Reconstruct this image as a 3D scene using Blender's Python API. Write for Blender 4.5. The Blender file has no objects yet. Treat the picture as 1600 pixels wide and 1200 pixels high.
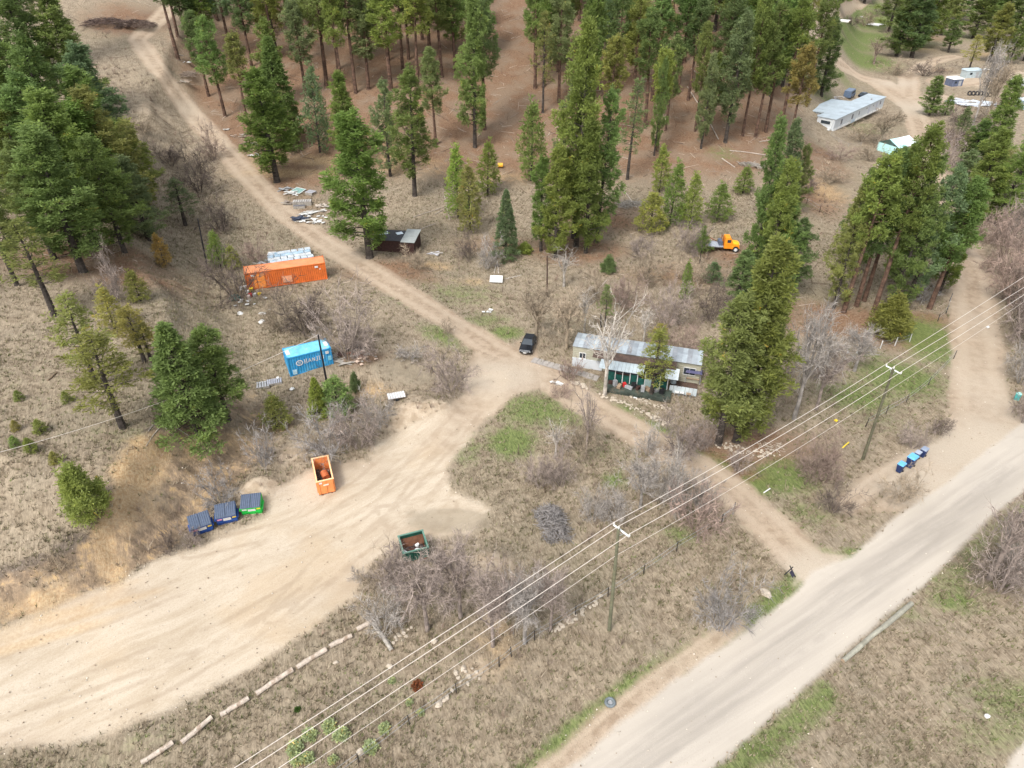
import bpy, math, random
import numpy as np
from mathutils import Vector, Matrix
R = math.radians
random.seed(7); rng = np.random.default_rng(7)
SC = bpy.context.scene
COL = SC.collection

# ------------------------------------------------------------------ camera, sky, sun, exposure
CAMH, PITCH, FPX = 48.0, R(35.0), 1110.0
cam_d = bpy.data.cameras.new('camera'); cam = bpy.data.objects.new('camera', cam_d); COL.objects.link(cam)
cam.location = (0, 0, CAMH); cam.rotation_euler = (R(55), 0, 0)
cam_d.sensor_fit = 'HORIZONTAL'; cam_d.sensor_width = 36.0; cam_d.lens = 36.0*FPX/1600.0
cam_d.clip_start = 0.5; cam_d.clip_end = 9000
SC.camera = cam
SUN_EL, SUN_AZ = R(52), R(215)
w = bpy.data.worlds.new('World'); SC.world = w; w.use_nodes = True
wt = w.node_tree; wt.nodes.clear()
wo = wt.nodes.new('ShaderNodeOutputWorld'); bg = wt.nodes.new('ShaderNodeBackground')
sky = wt.nodes.new('ShaderNodeTexSky'); sky.sky_type = 'NISHITA'; sky.sun_disc = False
sky.sun_elevation = SUN_EL; sky.sun_rotation = SUN_AZ; sky.dust_density = 3.0; sky.air_density = 1.0; sky.ozone_density = 1.0
hs = wt.nodes.new('ShaderNodeHueSaturation'); hs.inputs['Saturation'].default_value = 0.28
wt.links.new(sky.outputs[0], hs.inputs['Color']); wt.links.new(hs.outputs[0], bg.inputs['Color'])
bg.inputs['Strength'].default_value = 0.15
wt.links.new(bg.outputs[0], wo.inputs[0])
sd = bpy.data.lights.new('sun', 'SUN'); sun = bpy.data.objects.new('sun', sd); COL.objects.link(sun)
sd.energy = 1.2; sd.angle = R(14); sd.color = (1.0, 0.955, 0.90)
sv = Vector((math.sin(SUN_AZ)*math.cos(SUN_EL), math.cos(SUN_AZ)*math.cos(SUN_EL), math.sin(SUN_EL)))
sun.rotation_euler = sv.to_track_quat('Z', 'Y').to_euler(); sun.location = (0, -30, 120)
SC.view_settings.view_transform = 'Standard'; SC.view_settings.look = 'None'
SC.view_settings.gamma = 1.0; SC.view_settings.use_curve_mapping = False
SC.view_settings.exposure = 1.18

# ------------------------------------------------------------------ surveying helpers
SP, CP = math.sin(PITCH), math.cos(PITCH)
def ray(px, py):
    u = (px-800)/FPX; v = (py-600)/FPX
    return np.array([u, CP-v*SP, -SP-v*CP])
def F(px, py):                       # hit on the level z = 0
    d = ray(px, py); t = -CAMH/d[2]
    return d[0]*t, d[1]*t
def sm(a, b, x):
    t = np.clip((x-a)/(b-a+0.0), 0, 1); return t*t*(3-2*t)
def seg_dist(x, y, pts, closed=False):
    best = np.full(np.shape(x), 1e9, dtype=np.float64); side = np.zeros(np.shape(x))
    n = len(pts); rngk = range(n if closed else n-1)
    for i in rngk:
        ax, ay = pts[i][:2]; bx, by = pts[(i+1) % n][:2]
        dx, dy = bx-ax, by-ay; L2 = dx*dx+dy*dy+1e-9
        t = np.clip(((x-ax)*dx+(y-ay)*dy)/L2, 0, 1)
        ex, ey = x-(ax+t*dx), y-(ay+t*dy); d = np.hypot(ex, ey)
        cr = dx*(y-ay)-dy*(x-ax)
        m = d < best
        best = np.where(m, d, best); side = np.where(m, np.sign(cr), side)
    return best, side
def poly_sd(x, y, pts):              # negative inside
    d, _ = seg_dist(x, y, pts, True)
    ins = np.zeros(np.shape(x), bool); n = len(pts)
    for i in range(n):
        ax, ay = pts[i]; bx, by = pts[(i+1) % n]
        if ay == by: continue
        c = ((ay > y) != (by > y)) & (x < (bx-ax)*(y-ay)/(by-ay)+ax)
        ins ^= c
    return np.where(ins, -d, d)
def FH(px, py, z):
    d = ray(px, py); t = (z-CAMH)/d[2]; return (d[0]*t, d[1]*t)
CREST = [(-95, 5), (-66, 22)]+[FH(x, y, z) for x, y, z in [(-120, 950, 1.5), (0, 900, 1.8), (60, 884, 2.0), (112, 860, 2.3), (148, 822, 2.9), (166, 785, 3.8), (184, 742, 4.8), (212, 702, 5.2), (238, 668, 5.2), (265, 648, 5.2)]]+[(-37, 66), (-48, 84), (-58, 100), (-66, 118), (-74, 150), (-88, 260)]
TOE = [(-80, 0), (-56, 14)]+[F(x, y) for x, y in [(-120, 1040), (0, 985), (100, 940), (190, 905), (250, 868), (292, 832), (345, 796), (392, 768), (425, 735), (448, 698)]]+[(-29, 70), (-40, 88), (-50, 104), (-58, 120), (-66, 150), (-80, 260)]
MOUNDS = [(405, 770, 2.6, 1.3), (445, 715, 4.0, 1.1), (640, 645, 3.4, 1.2), (690, 640, 2.4, .8), (480, 690, 2.4, .8), (765, 878, 2.2, .7),
          (560, 690, 2.0, .7), (100, 900, 3.5, 1.0), (585, 590, 2.5, .5), (1020, 745, 4, .4), (700, 520, 4, .4)]
MOUNDS = [(*F(a, b), r, h) for a, b, r, h in MOUNDS]
def bank_t(x, y):
    x, y = x+.6*np.sin(y*.37+1)+.08*np.sin(y*1.9+x*.7), y+.6*np.sin(x*.31)+.08*np.sin(x*1.6-y*2.1+2)
    dT, sT = seg_dist(x, y, TOE); dC, sC = seg_dist(x, y, CREST)
    t = np.where(sC > 0, 1.0, np.where(sT > 0, dT/(dT+dC+1e-6), 0.0)); return t, np.where(sC > 0, dC, 0)
_fr = np.random.default_rng(3); _FB = [(2*math.pi/l*math.cos(q), 2*math.pi/l*math.sin(q), ph, .042*l**.9) for l, q, ph in zip(1.3*1.27**np.arange(9), _fr.random(9)*6.28, _fr.random(9)*6.28)]
def _fb(x, y):
    v = 0
    for i, (kx, ky, ph, am) in enumerate(_FB): v = v+am*np.sin(kx*x+ky*y+ph+1.7*np.sin(.37*kx*y-.41*ky*x+i))
    return v
def HT(x, y):
    x = np.asarray(x, float); y = np.asarray(y, float)
    s = (y-128)/9.0
    soft = 9.0*np.where(s > 20, s, np.log1p(np.exp(np.clip(s, -40, 20))))
    soft = np.minimum(soft, 240+0*soft)
    m = 1-sm(-22, 16, x-0.40*y)
    z = 0.25*soft*m
    z = z + 0.10*np.clip(y-330, 0, 900)*sm(0, 80, y-330)*(1-m)
    t, dC = bank_t(x, y)
    z = z + (3.9*sm(0, 1, t)+1.3*sm(.72, 1, t))*np.interp(y, [30, 38.5, 48], [.25, .33, 1])*sm(0, 20, y) + (_fb(x, y)*t*(1-t)*2.6)*sm(0, 20, y) + 0.13*np.clip(dC, 0, 70)*sm(0, 20, y)
    z = z + 1.3*sm(64, 74, y)*(1-sm(-18, -5, x))*(1-0.0*y)
    for mx, my, r, h in MOUNDS:
        q = ((x-mx)**2+(y-my)**2)/(r*r); z = z + h*np.exp(-q*1.4)
    z = z + 0.10*np.sin(x*.21+1.3)*np.cos(y*.17) + 0.06*np.sin(x*.53+y*.31) + 0.5*sm(120, 190, y)*np.sin(x*.11)*np.cos(y*.09+1)*m
    return z
def hz(x, y): return float(HT(x, y))
_T = np.concatenate([np.arange(20, 140, .5), np.arange(140, 800, 1.0), np.arange(800, 3000, 20)])
def P(px, py):                       # ground point seen at a picture position
    d = ray(px, py); X, Y, Z = d[0]*_T, d[1]*_T, CAMH+d[2]*_T
    g = Z-HT(X, Y); i = int(np.argmax(g < 0))
    if i == 0: i = len(_T)-1
    a, b = _T[i-1], _T[i]
    for _ in range(12):
        c = (a+b)/2
        if CAMH+d[2]*c-hz(d[0]*c, d[1]*c) < 0: b = c
        else: a = c
    return Vector((d[0]*b, d[1]*b, hz(d[0]*b, d[1]*b)))
def PH(px, py, zabs):                # point on that sight line at absolute height zabs
    d = ray(px, py); t = (zabs-CAMH)/d[2]
    return Vector((d[0]*t, d[1]*t, zabs))
def depth(p): return p[1]*CP-(p[2]-CAMH)*SP
def height_to(p, ty):
    z = depth(p); yd = -(p[1]*SP+(p[2]-CAMH)*CP); k = (ty-600)/FPX
    return (yd-k*z)/(CP-k*SP)

# ------------------------------------------------------------------ node helpers
class NT:
    def __init__(s, name):
        s.m = bpy.data.materials.new(name); s.m.use_nodes = True; s.t = s.m.node_tree; s.t.nodes.clear()
        s.out = s.t.nodes.new('ShaderNodeOutputMaterial')
    def n(s, typ, **kw):
        nd = s.t.nodes.new(typ)
        for k, v in kw.items(): setattr(nd, k, v)
        return nd
    def set(s, inp, v):
        if isinstance(v, bpy.types.NodeSocket): s.t.links.new(v, inp)
        elif isinstance(v, (tuple, list)) and len(v) == 3 and inp.type == 'RGBA': inp.default_value = (*v, 1)
        else: inp.default_value = v
    def math(s, op, a, b=0.0, c=None, clamp=False):
        nd = s.n('ShaderNodeMath', operation=op, use_clamp=clamp); s.set(nd.inputs[0], a); s.set(nd.inputs[1], b)
        if c is not None: s.set(nd.inputs[2], c)
        return nd.outputs[0]
    def noise(s, vec, scale, det=3, rough=.55, dist=0):
        nd = s.n('ShaderNodeTexNoise'); s.set(nd.inputs['Vector'], vec); nd.inputs['Scale'].default_value = scale
        nd.inputs['Detail'].default_value = det; nd.inputs['Roughness'].default_value = rough; nd.inputs['Distortion'].default_value = dist
        return nd.outputs['Fac']
    def vor(s, vec, scale, feat='F1'):
        nd = s.n('ShaderNodeTexVoronoi', feature=feat); s.set(nd.inputs['Vector'], vec); nd.inputs['Scale'].default_value = scale
        return nd
    def mix(s, f, a, b, blend='MIX'):
        nd = s.n('ShaderNodeMix', data_type='RGBA', blend_type=blend); s.set(nd.inputs[0], f)
        s.set(nd.inputs[6], a); s.set(nd.inputs[7], b); return nd.outputs[2]
    def step(s, x, a, b):            # smooth 0..1 from a to b
        nd = s.n('ShaderNodeMapRange', interpolation_type='SMOOTHSTEP'); s.set(nd.inputs[0], x)
        nd.inputs[1].default_value = a; nd.inputs[2].default_value = b; nd.inputs[3].default_value = 0; nd.inputs[4].default_value = 1
        return nd.outputs[0]
    def attr(s, name, out='Fac'): return s.n('ShaderNodeAttribute', attribute_name=name).outputs[out]
    def pos(s): return s.n('ShaderNodeNewGeometry').outputs['Position']
    def obj(s): return s.n('ShaderNodeTexCoord').outputs['Object']
    def stretch(s, vec, ang, su, sv):
        d1 = s.n('ShaderNodeVectorMath', operation='DOT_PRODUCT'); s.set(d1.inputs[0], vec); d1.inputs[1].default_value = (math.cos(ang), math.sin(ang), 0)
        d2 = s.n('ShaderNodeVectorMath', operation='DOT_PRODUCT'); s.set(d2.inputs[0], vec); d2.inputs[1].default_value = (-math.sin(ang), math.cos(ang), 0)
        c = s.n('ShaderNodeCombineXYZ'); s.set(c.inputs[0], s.math('MULTIPLY', d1.outputs['Value'], su)); s.set(c.inputs[1], s.math('MULTIPLY', d2.outputs['Value'], sv))
        return c.outputs[0]
    def bump(s, h, strength, dist):
        b = s.n('ShaderNodeBump'); b.inputs['Strength'].default_value = strength; b.inputs['Distance'].default_value = dist; s.set(b.inputs['Height'], h); return b.outputs[0]
    def pbr(s, col, rough=.8, metal=0, normal=None, spec=.3, trans=0):
        p = s.n('ShaderNodeBsdfPrincipled'); s.set(p.inputs['Base Color'], col); s.set(p.inputs['Roughness'], rough); p.inputs['Metallic'].default_value = metal
        p.inputs['Specular IOR Level'].default_value = spec
        if normal: s.set(p.inputs['Normal'], normal)
        if trans:
            t = s.n('ShaderNodeBsdfTranslucent'); s.set(t.inputs[0], col); mx = s.n('ShaderNodeMixShader'); mx.inputs[0].default_value = trans
            s.t.links.new(p.outputs[0], mx.inputs[1]); s.t.links.new(t.outputs[0], mx.inputs[2]); s.t.links.new(mx.outputs[0], s.out.inputs[0])
        else: s.t.links.new(p.outputs[0], s.out.inputs[0])
        return s.m
_MC = {}
def M(c, rough=.7, metal=0, var=.25, dirt=None, scale=3.0, name='paint'):
    key = (tuple(c), rough, metal, var, dirt, scale, name)
    if key in _MC: return _MC[key]
    t = NT(name); o = t.obj(); n = t.noise(o, scale, 5, .65); n2 = t.noise(o, scale*7, 3)
    k = t.math('ADD', t.math('MULTIPLY', n, .7), t.math('MULTIPLY', n2, .3))
    lo = tuple(max(0, v*(1-var)) for v in c); hi = tuple(min(1, v*(1+var)) for v in c)
    col = t.mix(t.step(k, .35, .65), lo, hi)
    if dirt: col = t.mix(t.math('MULTIPLY', t.step(t.noise(o, scale*.8, 6, .7), .52, .68), .75), col, dirt)
    _MC[key] = t.pbr(col, rough, metal, t.bump(n2, .25, .02)); return _MC[key]
def tinted(name, rough=.8, var=.3, scale=4):     # colour comes from the object, so copies can differ
    t = NT(name); o = t.n('ShaderNodeObjectInfo').outputs['Color']; n = t.noise(t.obj(), scale, 4, .6)
    d = t.mix(1, o, (1-var,)*3, 'MULTIPLY'); h = t.mix(1, o, (1+var,)*3, 'MULTIPLY')
    return t.pbr(t.mix(t.step(n, .35, .65), d, h), rough, 0, t.bump(n, .2, .02))

# ------------------------------------------------------------------ object helpers
def link(o, parent=None):
    COL.objects.link(o)
    if parent: o.parent = parent
    return o
def tag(o, label=None, cat=None, group=None, kind=None):
    if label: o['label'] = label
    if cat: o['category'] = cat
    if group: o['group'] = group
    if kind: o['kind'] = kind
    return o
def thing(name, label, cat, loc=(0, 0, 0), rz=0, group=None):
    o = bpy.data.objects.new(name, None); o.empty_display_size = .5; link(o)
    o.location = loc; o.rotation_euler = (0, 0, rz); return tag(o, label, cat, group)
def mesh_np(name, V, Fc, mat=None, nv=3):
    me = bpy.data.meshes.new(name); V = np.asarray(V, np.float32); Fc = np.asarray(Fc, np.int32)
    me.vertices.add(len(V)); me.vertices.foreach_set('co', V.ravel())
    nf = len(Fc); me.loops.add(nf*nv); me.loops.foreach_set('vertex_index', Fc.ravel())
    me.polygons.add(nf); me.polygons.foreach_set('loop_start', np.arange(0, nf*nv, nv, dtype=np.int32))
    me.update(calc_edges=True)
    if mat: me.materials.append(mat)
    return me
def fattr(me, name, arr):
    a = me.attributes.new(name, 'FLOAT', 'POINT'); a.data.foreach_set('value', np.asarray(arr, np.float32))
class MB:
    def __init__(s): s.v = []; s.f = []
    def add(s, vs, fs):
        b = len(s.v); s.v += [tuple(v) for v in vs]; s.f += [tuple(i+b for i in f) for f in fs]; return s
    def box(s, x, y, z, sx, sy, sz, rz=0, tilt=None):       # x,y,z = centre of the bottom
        m = Matrix.Rotation(rz, 3, 'Z')
        if tilt: m = m @ Matrix.Rotation(tilt[1], 3, tilt[0])
        vs = [Vector((x, y, z))+m @ Vector((a*sx/2, b*sy/2, c*sz)) for c in (0, 1) for a, b in ((-1, -1), (1, -1), (1, 1), (-1, 1))]
        return s.add(vs, [(3, 2, 1, 0), (4, 5, 6, 7), (0, 1, 5, 4), (1, 2, 6, 5), (2, 3, 7, 6), (3, 0, 4, 7)])
    def hexa(s, b4, t4):
        return s.add(list(b4)+list(t4), [(3, 2, 1, 0), (4, 5, 6, 7), (0, 1, 5, 4), (1, 2, 6, 5), (2, 3, 7, 6), (3, 0, 4, 7)])
    def tube(s, p0, p1, r0, r1=None, n=6, caps=True):
        r1 = r0 if r1 is None else r1; p0, p1 = Vector(p0), Vector(p1); d = (p1-p0)
        if d.length < 1e-6: return s
        d.normalize(); a = d.orthogonal().normalized(); b = d.cross(a); vs = []
        for p, r in ((p0, r0), (p1, r1)):
            for i in range(n):
                t = 2*math.pi*i/n; vs.append(p+(a*math.cos(t)+b*math.sin(t))*r)
        fs = [(i, (i+1) % n, n+(i+1) % n, n+i) for i in range(n)]
        if caps: fs += [tuple(range(n-1, -1, -1)), tuple(range(n, 2*n))]
        return s.add(vs, fs)
    def path(s, pts, rs, n=6):
        for i in range(len(pts)-1): s.tube(pts[i], pts[i+1], rs[i], rs[i+1], n)
        return s
    def slab(s, quad, th):                                  # thin plate through 4 points
        q = [Vector(p) for p in quad]; nrm = (q[1]-q[0]).cross(q[3]-q[0]).normalized()*th
        return s.hexa([p-nrm for p in q], q)
    def corr(s, p0, p1, z0, z1, amp=.03, pitch=.28):        # corrugated vertical sheet
        p0, p1 = Vector(p0), Vector(p1); L = (p1-p0).length; d = (p1-p0)/L; nr = Vector((d.y, -d.x, 0)); k = max(2, int(L/pitch)); vs = []; u = []
        for i in range(k):
            for fr, am in ((0, 0), (.25, 0), (.5, 1), (.75, 1)): u.append(((i+fr)/k*L, am*amp))
        u.append((L, 0))
        for a, m in u:
            q = p0+d*a-nr*m; vs += [(q.x, q.y, z0), (q.x, q.y, z1)]
        return s.add(vs, [(2*i, 2*i+2, 2*i+3, 2*i+1) for i in range(len(u)-1)])
    def blob(s, x, y, z, r, sx=1, sy=1, sz=.7, seed=0, n=7, rings=4):
        rr = random.Random(seed); vs = []
        for j in range(1, rings):
            ph = math.pi*j/rings
            for i in range(n):
                t = 2*math.pi*(i+.5*(j % 2))/n; q = r*(1+rr.uniform(-.22, .22))
                vs.append((x+q*sx*math.sin(ph)*math.cos(t), y+q*sy*math.sin(ph)*math.sin(t), z+q*sz*math.cos(ph)))
        vs.append((x, y, z+r*sz*.92)); vs.append((x, y, z-r*sz)); T, B = len(vs)-2, len(vs)-1; fs = []
        for i in range(n): fs.append((T, i, (i+1) % n)); fs.append((B, (rings-2)*n+(i+1) % n, (rings-2)*n+i))
        for j in range(rings-2):
            for i in range(n): fs.append((j*n+i, (j+1)*n+i, (j+1)*n+(i+1) % n, j*n+(i+1) % n))
        return s.add(vs, fs)
    def mesh(s, name, mat):
        me = bpy.data.meshes.new(name); me.from_pydata([tuple(v) for v in s.v], [], s.f); me.update()
        if mat: me.materials.append(mat)
        return me
    def build(s, name, mat, parent=None, smooth=False):
        me = s.mesh(name, mat); o = bpy.data.objects.new(name, me); link(o, parent)
        if smooth: me.shade_smooth()
        return o
def part(name, me, parent, loc=(0, 0, 0), rot=(0, 0, 0), scale=(1, 1, 1), color=None):
    o = bpy.data.objects.new(name, me); link(o, parent); o.location = loc; o.rotation_euler = rot; o.scale = scale
    if color: o.color = (*color, 1)
    return o
def ang(a, b): return math.atan2(b[1]-a[1], b[0]-a[0])

# ------------------------------------------------------------------ the ground
W = lambda pts: [tuple(P(*p)[:2]) for p in pts]
MAIN = W([(700, 1330), (800, 1262), (905, 1185), (1060, 1058), (1195, 962), (1243, 925), (1268, 893), (1330, 868), (1400, 806), (1480, 752), (1560, 690), (1620, 640), (1800, 500), (1900, 560), (1700, 700), (1600, 768), (1540, 815), (1490, 868),
          (1430, 925), (1340, 1003), (1270, 1062), (1200, 1125), (1115, 1200), (1000, 1300)])
CORN = W([(1560, 1260), (1575, 1200), (1600, 1160), (1700, 1090), (1800, 1300)])
LOT = W([(-160, 1045), (0, 982), (70, 955), (110, 938), (190, 908), (250, 872), (330, 845), (415, 803), (430, 762), (470, 740), (520, 722), (575, 722), (590, 690), (640, 668), (690, 640), (735, 600), (752, 578),
         (800, 575), (790, 625), (735, 685), (700, 735), (705, 765), (765, 795), (735, 832), (640, 850), (585, 878), (555, 930), (505, 968), (400, 1040), (250, 1120), (120, 1158), (0, 1172), (-250, 1190)])
APRON = W([(1488, 600), (1572, 600), (1585, 650), (1700, 640), (1600, 705), (1480, 765), (1400, 800), (1360, 800), (1395, 760), (1455, 705), (1482, 660)])
PARK = W([(800, 558), (808, 530), (838, 530), (842, 566), (880, 580), (870, 600), (820, 585)])
DRIVES = [  # centre line in picture, half width in metres
 (W([(1300, 905), (1262, 878), (1205, 822), (1150, 772), (1095, 733), (1040, 700), (960, 655), (880, 608), (815, 570), (745, 530)]), 2.15),
 (W([(815, 570), (745, 528), (680, 487), (620, 450), (560, 412), (500, 375), (450, 338), (405, 292), (365, 250), (325, 205), (290, 165), (250, 110), (215, 62), (262, 15)]), 2.2),
 (W([(1530, 640), (1528, 560), (1522, 470), (1518, 420), (1492, 360), (1470, 300), (1450, 240), (1432, 185), (1425, 165)]), 3.0),
 (W([(1425, 165), (1375, 128), (1325, 105), (1290, 82), (1265, 62)]), 4.0), (W([(1420, 150), (1420, 120), (1450, 98), (1490, 88)]), 3.0),
 (W([(1425, 155), (1470, 150), (1500, 162)]), 2.5), (W([(1255, 45), (1285, 18), (1330, -5), (1370, -20)]), 3.6), (W([(1480, 128), (1540, 120), (1600, 118), (1660, 110)]), 6.0),
 (W([(1490, 690), (1440, 712), (1395, 735), (1350, 765), (1325, 790)]), 1.1), (W([(850, 1215), (960, 1120), (1060, 1040), (1150, 975)]), 1.0)]
FAN = W([(722, 600), (742, 545), (800, 555), (870, 600), (800, 618), (770, 650), (735, 650)])
JUNC = W([(1215, 830), (1262, 868), (1300, 862), (1330, 868), (1290, 905), (1262, 905), (1240, 915), (1240, 890)])
def wid(Y): return 62+0.9*np.clip(Y, 0, None)
NX = 700
g = 25*np.exp(np.linspace(0, math.log(640/25.0), 620))-20
Ys = np.concatenate([np.array([-260, -160, -90, -50, -25, -10, -2]), g, g[-1]*np.exp(np.linspace(.05, 1.6, 26))])
S = np.linspace(-1, 1, NX)
GX = (S[None, :]*wid(Ys)[:, None]); GY = np.repeat(Ys[:, None], NX, 1)
gx, gy = GX.ravel(), GY.ravel()
def fields(x, y):
    f = {}
    f['d_main'] = np.minimum(poly_sd(x, y, MAIN), poly_sd(x, y, CORN))
    f['d_lot'] = poly_sd(x, y, LOT)
    dd = np.minimum(np.minimum(np.minimum(poly_sd(x, y, APRON), poly_sd(x, y, FAN)), poly_sd(x, y, PARK)), poly_sd(x, y, JUNC)); lat = np.full(np.shape(x), 2.0)
    for pts, hw in DRIVES:
        d, _ = seg_dist(x, y, pts); m = d-hw < dd
        lat = np.where(m & (d < hw*1.6), d/hw, lat); dd = np.minimum(dd, d-hw)
    f['d_dirt'] = dd; f['lat'] = lat
    return f
def blobs(x, y, L):
    v = np.zeros(np.shape(x))
    for px, py, rx, ry, a in L:
        c = P(px, py); rz = R(a[1]) if isinstance(a, tuple) else 0; amp = a[0] if isinstance(a, tuple) else a
        dx, dy = x-c.x, y-c.y; u = dx*math.cos(rz)+dy*math.sin(rz); q = -dx*math.sin(rz)+dy*math.cos(rz)
        v = np.maximum(v, amp*np.exp(-((u/rx)**2+(q/ry)**2)*1.0))
    return v
GREEN = [(800, 690, 3, 3, 1), (835, 640, 5, 4, .8), (880, 650, 4, 3, .7), (960, 640, 3, 1.5, .8), (1010, 665, 4, 1.6, (.9, -35)), (1060, 700, 4, 1.6, (.9, -35)), (935, 705, 4, 3, .4), (960, 750, 1.6, 1.6, .8), (1230, 745, 4, 3, .9),
 (1190, 760, 3, 2, .8), (1120, 725, 2, 2, .6), (1260, 800, 4, 3, .5), (1250, 850, 5, 1.5, (.6, -35)), (1330, 870, 3, 1.2, (.7, 35)), (1440, 520, 5, 5, .95), (1405, 590, 6, 5, .9), (1340, 620, 5, 4, .8), (1455, 545, 4, 5, .8), (1370, 560, 4, 3, .55),
 (1380, 660, 6, 4, .35), (690, 525, 5, 2, (.7, -40)), (760, 500, 4, 3, .6), (790, 520, 3, 2, .9), (650, 470, 6, 3, .45), (720, 460, 8, 5, .5), (1335, 20, 22, 34, 1), (1375, 62, 20, 22, 1), (1345, 92, 12, 20, 1), (1400, 30, 14, 30, .8), (1450, 20, 16, 30, .5), (1530, 60, 14, 20, .5), (1330, 60, 10, 14, 1), (1310, 110, 5, 16, .6), (1270, 100, 5, 20, .7), (1300, 160, 6, 8, .6), (1340, 195, 10, 5, .5),
 (1380, 18, 14, 22, .9), (1350, 205, 5, 4, .6), (1250, 60, 4, 8, .4), (1265, 130, 5, 6, .7), (1130, 240, 5, 4, .5), (1240, 320, 4, 1.5, .8), (1065, 835, 2.5, 2, .6), (1490, 935, 3, 2, .7), (1500, 915, 3, 3, .5), (1180, 1170, 3, 2, .7),
 (1420, 960, 3, 1.5, .4), (190, 680, 4, 3, .35), (1590, 1100, 5, 3, .6), (1560, 1150, 5, 2, .5), (210, 560, 4, 3, .3), (80, 600, 20, 12, .22), (640, 1090, 10, 4, .25), (1000, 880, 6, 3, .25), (730, 700, 3, 4, .5), (700, 660, 2, 3, .4), (950, 600, 3, 2, .5), (250, 1150, 10, 2, (.3, 25))]
LITTER = [(140, 410, 12, 7, 1), (200, 430, 8, 5, .8), (300, 400, 5, 6, .3), (600, 420, 9, 5, .8), (640, 430, 6, 3, .7), (470, 270, 12, 12, .8), (900, 390, 9, 6, 1), (940, 340, 10, 8, .8), (780, 380, 10, 5, .6), (1300, 500, 10, 6, .9), (1400, 520, 8, 5, .9), (1170, 700, 9, 4, .95),
 (1180, 745, 4, 2, .8), (1060, 430, 14, 6, .55), (1260, 300, 8, 14, .8), (1280, 250, 6, 12, .9), (1440, 500, 5, 3, .8), (1450, 60, 14, 10, .6), (1300, 500, 6, 5, .8), (560, 560, 4, 2, .8), (1160, 400, 8, 6, .8), (1490, 215, 10, 10, .6), (1420, 72, 12, 14, .7), (1470, 110, 6, 8, .5), (380, 250, 5, 8, .5), (480, 330, 5, 4, .5), (990, 600, 6, 1.5, (.6, -15)), (200, 30, 12, 10, .8)]
OCHRE = [(196, 800, 1.1, 3.5, (.75, 10)), (225, 715, 2.4, 1.6, (.8, 20)), (250, 740, 1.2, 3, .6), (310, 745, 1.0, 3, .55), (180, 920, 4, 1, (.6, 30)), (60, 1000, 8, .9, (.8, 22)), (160, 950, 7, .8, (.7, 25)), (400, 255, 6, 6, .45), (470, 400, 6, 3, .45), (1290, 300, 5, 8, .6), (620, 260, 6, 5, .6), (165, 850, 1.0, 3.2, (1, 8)), (180, 890, 1.2, 1.6, .9), (195, 780, 1.2, 3, .9), (205, 735, 1.8, 2.5, 1), (235, 700, 2.2, 1.4, .9), (225, 720, 1.5, 1.5, .8), (250, 690, 1.2, 1.2, .6), (300, 700, 1, 2.5, .7), (318, 780, 1, 3, .6), (340, 740, 1, 2.5, .5), (370, 690, 3, 2, .6), (240, 805, 3, 2, .5), (60, 940, 5, 1.2, (.7, 20)),
 (110, 955, 6, 1.0, (.7, 25)), (150, 935, 5, 1.0, (.6, 30)), (30, 990, 4, 2, (.6, 30)), (580, 610, 3, 1.5, .7), (560, 250, 20, 3, .7), (430, 665, 3, 2, .6), (740, 275, 18, 2.5, .5), (610, 235, 4, 6, .8), (680, 415, 4, 2, .6), (1020, 430, 9, 2, .4), (740, 440, 3, 2, .5), (1540, 85, 8, 6, .6), (440, 270, 12, 3, .6), (780, 1010, 2.5, 4, .45), (1010, 668, 0.1, .1, 0)]
SILT = [(700, 812, 4.2, 1.8, 1), (740, 815, 2.5, 1.5, .9), (625, 578, 4, 3, .9), (655, 590, 2.5, 2, .8), (1580, 1180, 4, 1.5, .4), (650, 800, 3, 1, .5)]
PALE = [(410, 768, 2.6, 2.0, 1), (640, 650, 4, 2.5, .9), (680, 640, 3, 2, .8), (640, 620, 3, 1.5, .6), (450, 705, 5, 3, .55), (770, 885, 3, 2, .7), (1290, 100, 5, 5, .4), (440, 400, 5, 2, .4), (560, 730, 4, 1.5, .6), (1380, 700, 6, 3, .3), (1520, 130, 14, 10, .6), (1310, 40, 5, 6, .5), (230, 165, 8, 10, .5), (750, 1045, 2.6, 1.6, .5), (880, 440, .1, .1, 0), (270, 180, 5, 8, .4)]
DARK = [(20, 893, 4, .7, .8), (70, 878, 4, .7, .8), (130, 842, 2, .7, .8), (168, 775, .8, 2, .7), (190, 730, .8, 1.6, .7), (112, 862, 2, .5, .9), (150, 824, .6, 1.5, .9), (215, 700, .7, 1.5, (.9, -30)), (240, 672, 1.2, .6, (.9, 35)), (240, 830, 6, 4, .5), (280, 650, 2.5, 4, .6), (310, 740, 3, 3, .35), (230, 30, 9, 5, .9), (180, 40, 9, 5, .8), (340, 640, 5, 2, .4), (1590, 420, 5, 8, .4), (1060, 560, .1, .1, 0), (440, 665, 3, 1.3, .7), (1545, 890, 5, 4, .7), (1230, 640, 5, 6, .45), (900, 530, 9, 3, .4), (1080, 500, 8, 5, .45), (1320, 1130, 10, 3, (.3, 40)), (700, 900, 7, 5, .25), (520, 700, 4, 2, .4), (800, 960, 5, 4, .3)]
fl = fields(gx, gy)
BLEACH = [(1400, 130, 10, 8, .7), (1540, 118, 18, 8, .8), (300, 180, 6, 10, .4), (1290, 895, 6, 3, 1), (1540, 700, 14, 6, 1), (1460, 760, 8, 4, .9), (1560, 620, 6, 10, .6), (1420, 770, 5, 3, .8), (780, 590, 6, 5, .8), (1520, 500, 3, 12, .5), (1430, 170, 8, 10, .8)]
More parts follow.
